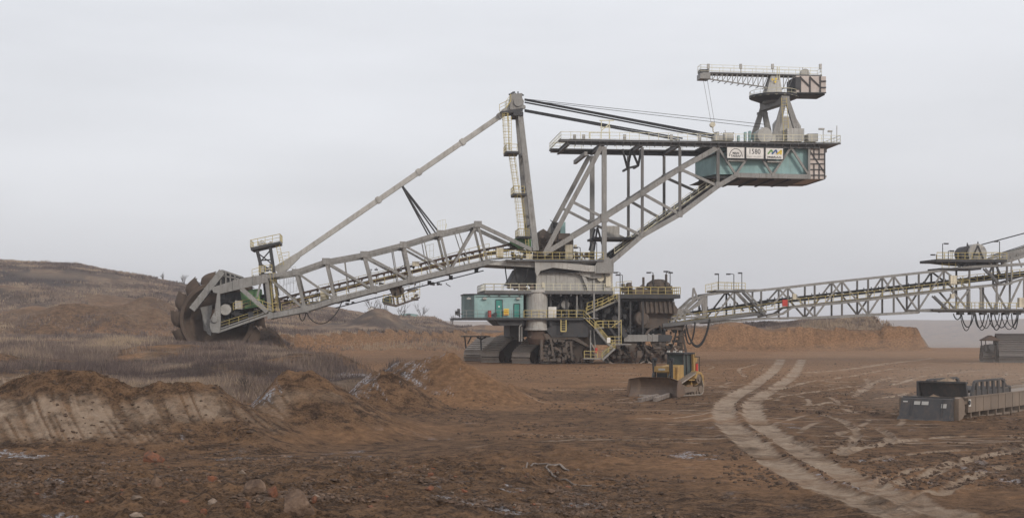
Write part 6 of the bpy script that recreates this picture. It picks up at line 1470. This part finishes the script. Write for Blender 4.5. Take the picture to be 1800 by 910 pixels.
for (a_, b_, nm, lb) in (((1124, 709.5), (1155, 702), 'timber', 'dark squared timber lying left in front of the bulldozer blade'), ((1151, 708.5), (1177, 699.5), 'timber', 'paler squared timber lying right in front of the bulldozer blade')):
    p, q = G(*a_), G(*b_); mb = MB(); mb.beam(V((p[0], p[1], zat(*p) + .16)), V((q[0], q[1], zat(*q) + .2)), .34, .3, UP)
    o = mb.build(nm, M['wood'], None, bevel=.03); tag(o, lb, 'timber')
pts = catmull([G(*p, .05) for p in ((925, 834), (945, 826), (975, 825), (1000, 832), (985, 827), (962, 829), (960, 838), (975, 848), (1000, 855), (1040, 858))], 6)
mb = MB(); mb.path([V((x, y, zat(x, y) + .06)) for x, y in pts], .035, 5); o = mb.build('loose_cable', M['wood'], None, split=False); tag(o, 'thin loose cable curled on the bare clay of the middle foreground', 'cable')

# ================= dry brush and bare shrubs
def brush(name, n_, label, seed):
    r2 = np.random.default_rng(seed)
    Y = 70 * (330 / 70) ** (r2.random(n_) ** .9); a_ = r2.uniform(-.46, -.01, n_); X = Y * a_
    keep = (poly_sd(X, Y, PLAT) > 2.5) & (sst(-.35, .15, fbm(X / 10, Y / 10, 4, 241)) > r2.random(n_) * .9) & (sst(.15, .35, vnoise(X / 2.2, Y / 2.2, 420)) > .3)
    Xb = r2.uniform(24, 112, n_ // 7); Yb = r2.uniform(374, 430, n_ // 7)
    X = np.concatenate([X[keep], Xb]); Y = np.concatenate([Y[keep], Yb])
    Xc = r2.uniform(-.45, -.03, n_ // 3); Yc = r2.uniform(300, 660, n_ // 3); Xc = Xc * Yc; kc = fbm(Xc / 25, Yc / 25, 4, 243) > -.1
    X = np.concatenate([X, Xc[kc]]); Y = np.concatenate([Y, Yc[kc]]); n2 = len(X)
    Z = terrain(X, Y); steepk = Z > .8; X, Y, Z = X[steepk], Y[steepk], Z[steepk]; n2 = len(X)
    far = Y / 110
    tall = .25 + .55 * vnoise(X / 5, Y / 5, 411) + .5 * vnoise(X / 22, Y / 22, 412) + .5 * sst(.68, .8, vnoise(X / 3, Y / 3, 414))
    tall = tall * (.55 + .45 * sst(90, 130, Y))
    vs = []; cs = []
    tint = np.clip(.52 + 1.3 * fbm(X / 14, Y / 14, 4, 413) + r2.normal(0, .22, n2), 0, 1)
    B_ = 4
    for k in range(B_):
        an = r2.uniform(0, 6.28, n2); h_ = tall * r2.uniform(.5, 1.1, n2); w_ = .017 * np.maximum(1, far) ** 1.3 * r2.uniform(.7, 1.6, n2)
        bx = X + r2.normal(0, .25, n2) * np.sqrt(far + .3); by = Y + r2.normal(0, .25, n2); lx = r2.normal(0, .28, n2) * h_; ly = r2.normal(0, .2, n2) * h_
        bz = Z - .1
        p0 = np.stack([bx - w_ * np.cos(an), by - w_ * np.sin(an), bz], -1); p1 = np.stack([bx + w_ * np.cos(an), by + w_ * np.sin(an), bz], -1)
        p2 = np.stack([bx + lx + w_ * .25, by + ly, bz + h_], -1)
        vs.append(np.stack([p0, p1, p2], 1)); cs.append(tint)
    vs = np.concatenate(vs).reshape(-1, 3); tt = np.concatenate(cs)
    me = bpy.data.meshes.new(name); nf_ = len(tt)
    me.vertices.add(nf_ * 3); me.vertices.foreach_set('co', vs.astype(np.float32).ravel()); me.loops.add(nf_ * 3); me.loops.foreach_set('vertex_index', np.arange(nf_ * 3, dtype=np.int32))
    me.polygons.add(nf_); me.polygons.foreach_set('loop_start', np.arange(0, nf_ * 3, 3, dtype=np.int32)); me.polygons.foreach_set('loop_total', np.full(nf_, 3, dtype=np.int32)); me.update()
    at = me.attributes.new('tint', 'FLOAT', 'POINT'); at.data.foreach_set('value', np.repeat(tt, 3).astype(np.float32))
    m, n, l, b = pbsdf('dry_stems'); an_ = n.new('ShaderNodeAttribute'); an_.attribute_name = 'tint'
    r_ = n.new('ShaderNodeValToRGB'); e = r_.color_ramp.elements; e[0].position = 0; e[0].color = (.085, .066, .062, 1); e[1].position = 1; e[1].color = (.34, .26, .185, 1)
    q = e.new(.45); q.color = (.155, .118, .106, 1); q = e.new(.75); q.color = (.235, .18, .145, 1)
    l.new(an_.outputs['Fac'], r_.inputs[0]); l.new(r_.outputs[0], b.inputs['Base Color']); b.inputs['Roughness'].default_value = .9; b.inputs['Specular IOR Level'].default_value = .1
    me.materials.append(m); o = bpy.data.objects.new(name, me); col.objects.link(o); tag(o, label, 'brush', kind='stuff'); M['stem'] = m
brush('dry_brush', 130000, 'dense purple brown dry brush and tan reeds covering the bank and hillside', 21)
M['twig'] = soilmat('bare_twigs', (.12, .095, .08), (.26, .21, .165), 1.0)
M['twig_dark'] = soilmat('dark_twigs', (.06, .05, .045), (.11, .09, .078), 1.0)
def shrub(px, py, Y, hgt, mat, label, seed, spread=.5, group=None, stems=7, name='bare_shrub', cat='shrub'):
    rr = random.Random(seed); X0 = (px - 900) / F * Y; z0 = zat(X0, Y) - .1; mb = MB()
    def grow(p, d, L_, r_, lv):
        q = p + d * L_; mb.tube(p, q, r_, 3, r_ * .6, caps=False)
        if lv == 0: return
        for k in range(3 if lv > 1 else 2):
            nd = (d + V((rr.uniform(-1, 1), rr.uniform(-1, 1), rr.uniform(-.2, .7))) * spread).normalized(); grow(p.lerp(q, rr.uniform(.5, 1)), nd, L_ * rr.uniform(.5, .75), r_ * .6, lv - 1)
    for k in range(stems):
        d = V((rr.uniform(-1, 1) * spread, rr.uniform(-1, 1) * spread, 1)).normalized()
        grow(V((X0 + rr.uniform(-.3, .3) * hgt * .3, Y + rr.uniform(-.3, .3), z0)), d, hgt * rr.uniform(.32, .5), .018 * Y / 90, 3)
    o = mb.build(name, M[mat], None, split=False); tag(o, label, cat, group)
for i, (px, Y, h_, mt, lb) in enumerate((
    (152, 84, 2.6, 'twig', 'tall pale many stemmed bare shrub behind the left scraped bank'),
    (95, 88, 1.8, 'twig', 'low grey bare shrub near the left edge behind the bank'),
    (60, 92, 2.1, 'twig_dark', 'dark bare shrub at the left above the bank crest'),
    (225, 90, 1.5, 'twig_dark', 'short dark bare shrub right of the tall pale shrub'),
    (330, 86, 1.7, 'twig_dark', 'dark bare shrub behind the low part of the bank'),
    (395, 92, 1.9, 'twig', 'pale bare shrub left of the frosted slope'),
    (432, 98, 1.6, 'twig_dark', 'dark bare shrub above the frosted slope'),
    (600, 96, 1.6, 'twig_dark', 'dark bare shrub behind the middle mound'),
    (655, 100, 1.3, 'twig', 'small pale shrub between the middle and right mounds'),
    (775, 128, 1.7, 'twig_dark', 'bare shrub on the crest of the right mound'),
    (20, 84, 1.6, 'twig', 'pale frosted shrub at the far left edge'))):
    shrub(px, 0, Y, h_, mt, lb, 60 + i)
for i, (px, Y, h_, lb) in enumerate(((654, 600, 9, 'bare tree on the skyline beside the small white shed'), (672, 560, 7, 'rounded bare bush on the skyline right of the small white shed'), (705, 600, 8, 'bare tree on the skyline left of the pale green hall'), (742, 620, 8, 'bare tree on the skyline right of the pale green hall'), (795, 620, 6, 'small bare bush on the skyline left of the turquoise house'), (322, 640, 5, 'small bare bush on the hill crest left of the bucket wheel'), (287, 640, 4, 'tiny bush on the hill crest high above the bucket wheel'), (553, 600, 7, 'bare tree on the skyline below the wheel boom'), (1252, 420, 3, 'thin bare bush on the bench top right of the hanging hoses'))):
    shrub(px, 0, Y, h_, 'twig_dark', lb, 90 + i, spread=.55, stems=5, name='bare_tree', cat='tree')
# small far buildings on the skyline
def shed(px, Y, w_, d_, h_, rf, wallm, roofm, label, name):
    X0 = (px - 900) / F * Y; z0 = zat(X0, Y) - .3; r = thing(name, label, 'building', (X0, Y, z0))
    mb = MB(); mb.box(X0 - w_ / 2, X0 + w_ / 2, Y - d_ / 2, Y + d_ / 2, z0, z0 + h_); mb.prism([V((X0 - w_ / 2, Y - d_ / 2 + .01, z0 + h_)), V((X0 + w_ / 2, Y - d_ / 2 + .01, z0 + h_)), V((X0, Y - d_ / 2 + .01, z0 + h_ + rf))], V((0, d_ - .02, 0))); mb.build('wall', M[wallm], r)
    mb = MB()
    for s_ in (-1, 1): mb.beam(V((X0 + s_ * (w_ / 2 + .3), Y, z0 + h_ - .1)), V((X0, Y, z0 + h_ + rf + .1)), d_ + .5, .15, V((0, 1, 0)))
    mb.build('roof', M[roofm], r)
    mb = MB(); mb.box(X0 - w_ * .12, X0 + w_ * .12, Y - d_ / 2 - .05, Y - d_ / 2 + .05, z0 + .8, z0 + 1.9); mb.build('window', M['grey_dark'], r)
shed(654, 610, 3.2, 4, 2.3, 1.1, 'white', 'grey', 'tiny white gabled shed on the skyline left of the hanging cab', 'white_shed')
shed(719, 655, 8.5, 5, 1.8, .4, 'teal', 'teal', 'long low pale green hall on the skyline below the hanging cab', 'green_hall')

# ================= air
def vol(name, dens, colr, aniso=.2):
    m = bpy.data.materials.new(name); m.use_nodes = True; n = m.node_tree.nodes; l = m.node_tree.links; n.clear()
    o = n.new('ShaderNodeOutputMaterial'); p = n.new('ShaderNodeVolumePrincipled'); p.inputs['Color'].default_value = (*colr, 1); p.inputs['Density'].default_value = dens; p.inputs['Anisotropy'].default_value = aniso
    l.new(p.outputs[0], o.inputs['Volume']); return m
mb = MB(); mb.box(-9800, 9800, -40, 9600, -70, 75); o = mb.build('haze', vol('haze_air', .0002, (.93, .945, 1.0)), None); tag(o, 'pale winter haze over the pit', 'haze', kind='stuff')
for i, (x, y, z, rx, ry, rz, dn) in enumerate(((37, 96, 1.2, 13, 12, 2.6, .006), (52, 150, 1.5, 26, 30, 3.6, .0015))):
    mb = MB(); vs = []; n1_, n2_ = 24, 12
    for a_ in range(n2_ + 1):
        for b_ in range(n1_): ph = math.pi * a_ / n2_; t = 2 * math.pi * b_ / n1_; vs.append(V((x + rx * math.sin(ph) * math.cos(t), y + ry * math.sin(ph) * math.sin(t), z + rz * math.cos(ph))))
    mb.add(vs, [(a_ * n1_ + b_, (a_ + 1) * n1_ + b_, (a_ + 1) * n1_ + (b_ + 1) % n1_, a_ * n1_ + (b_ + 1) % n1_) for a_ in range(n2_) for b_ in range(n1_)])
    o = mb.build('dust', vol('dust_air', dn, (.93, .84, .74)), None, split=False); tag(o, ('brown dust drifting around the belt tail station', 'thin dust drifting over the open floor before the crawler carriage')[i], 'dust', kind='stuff')
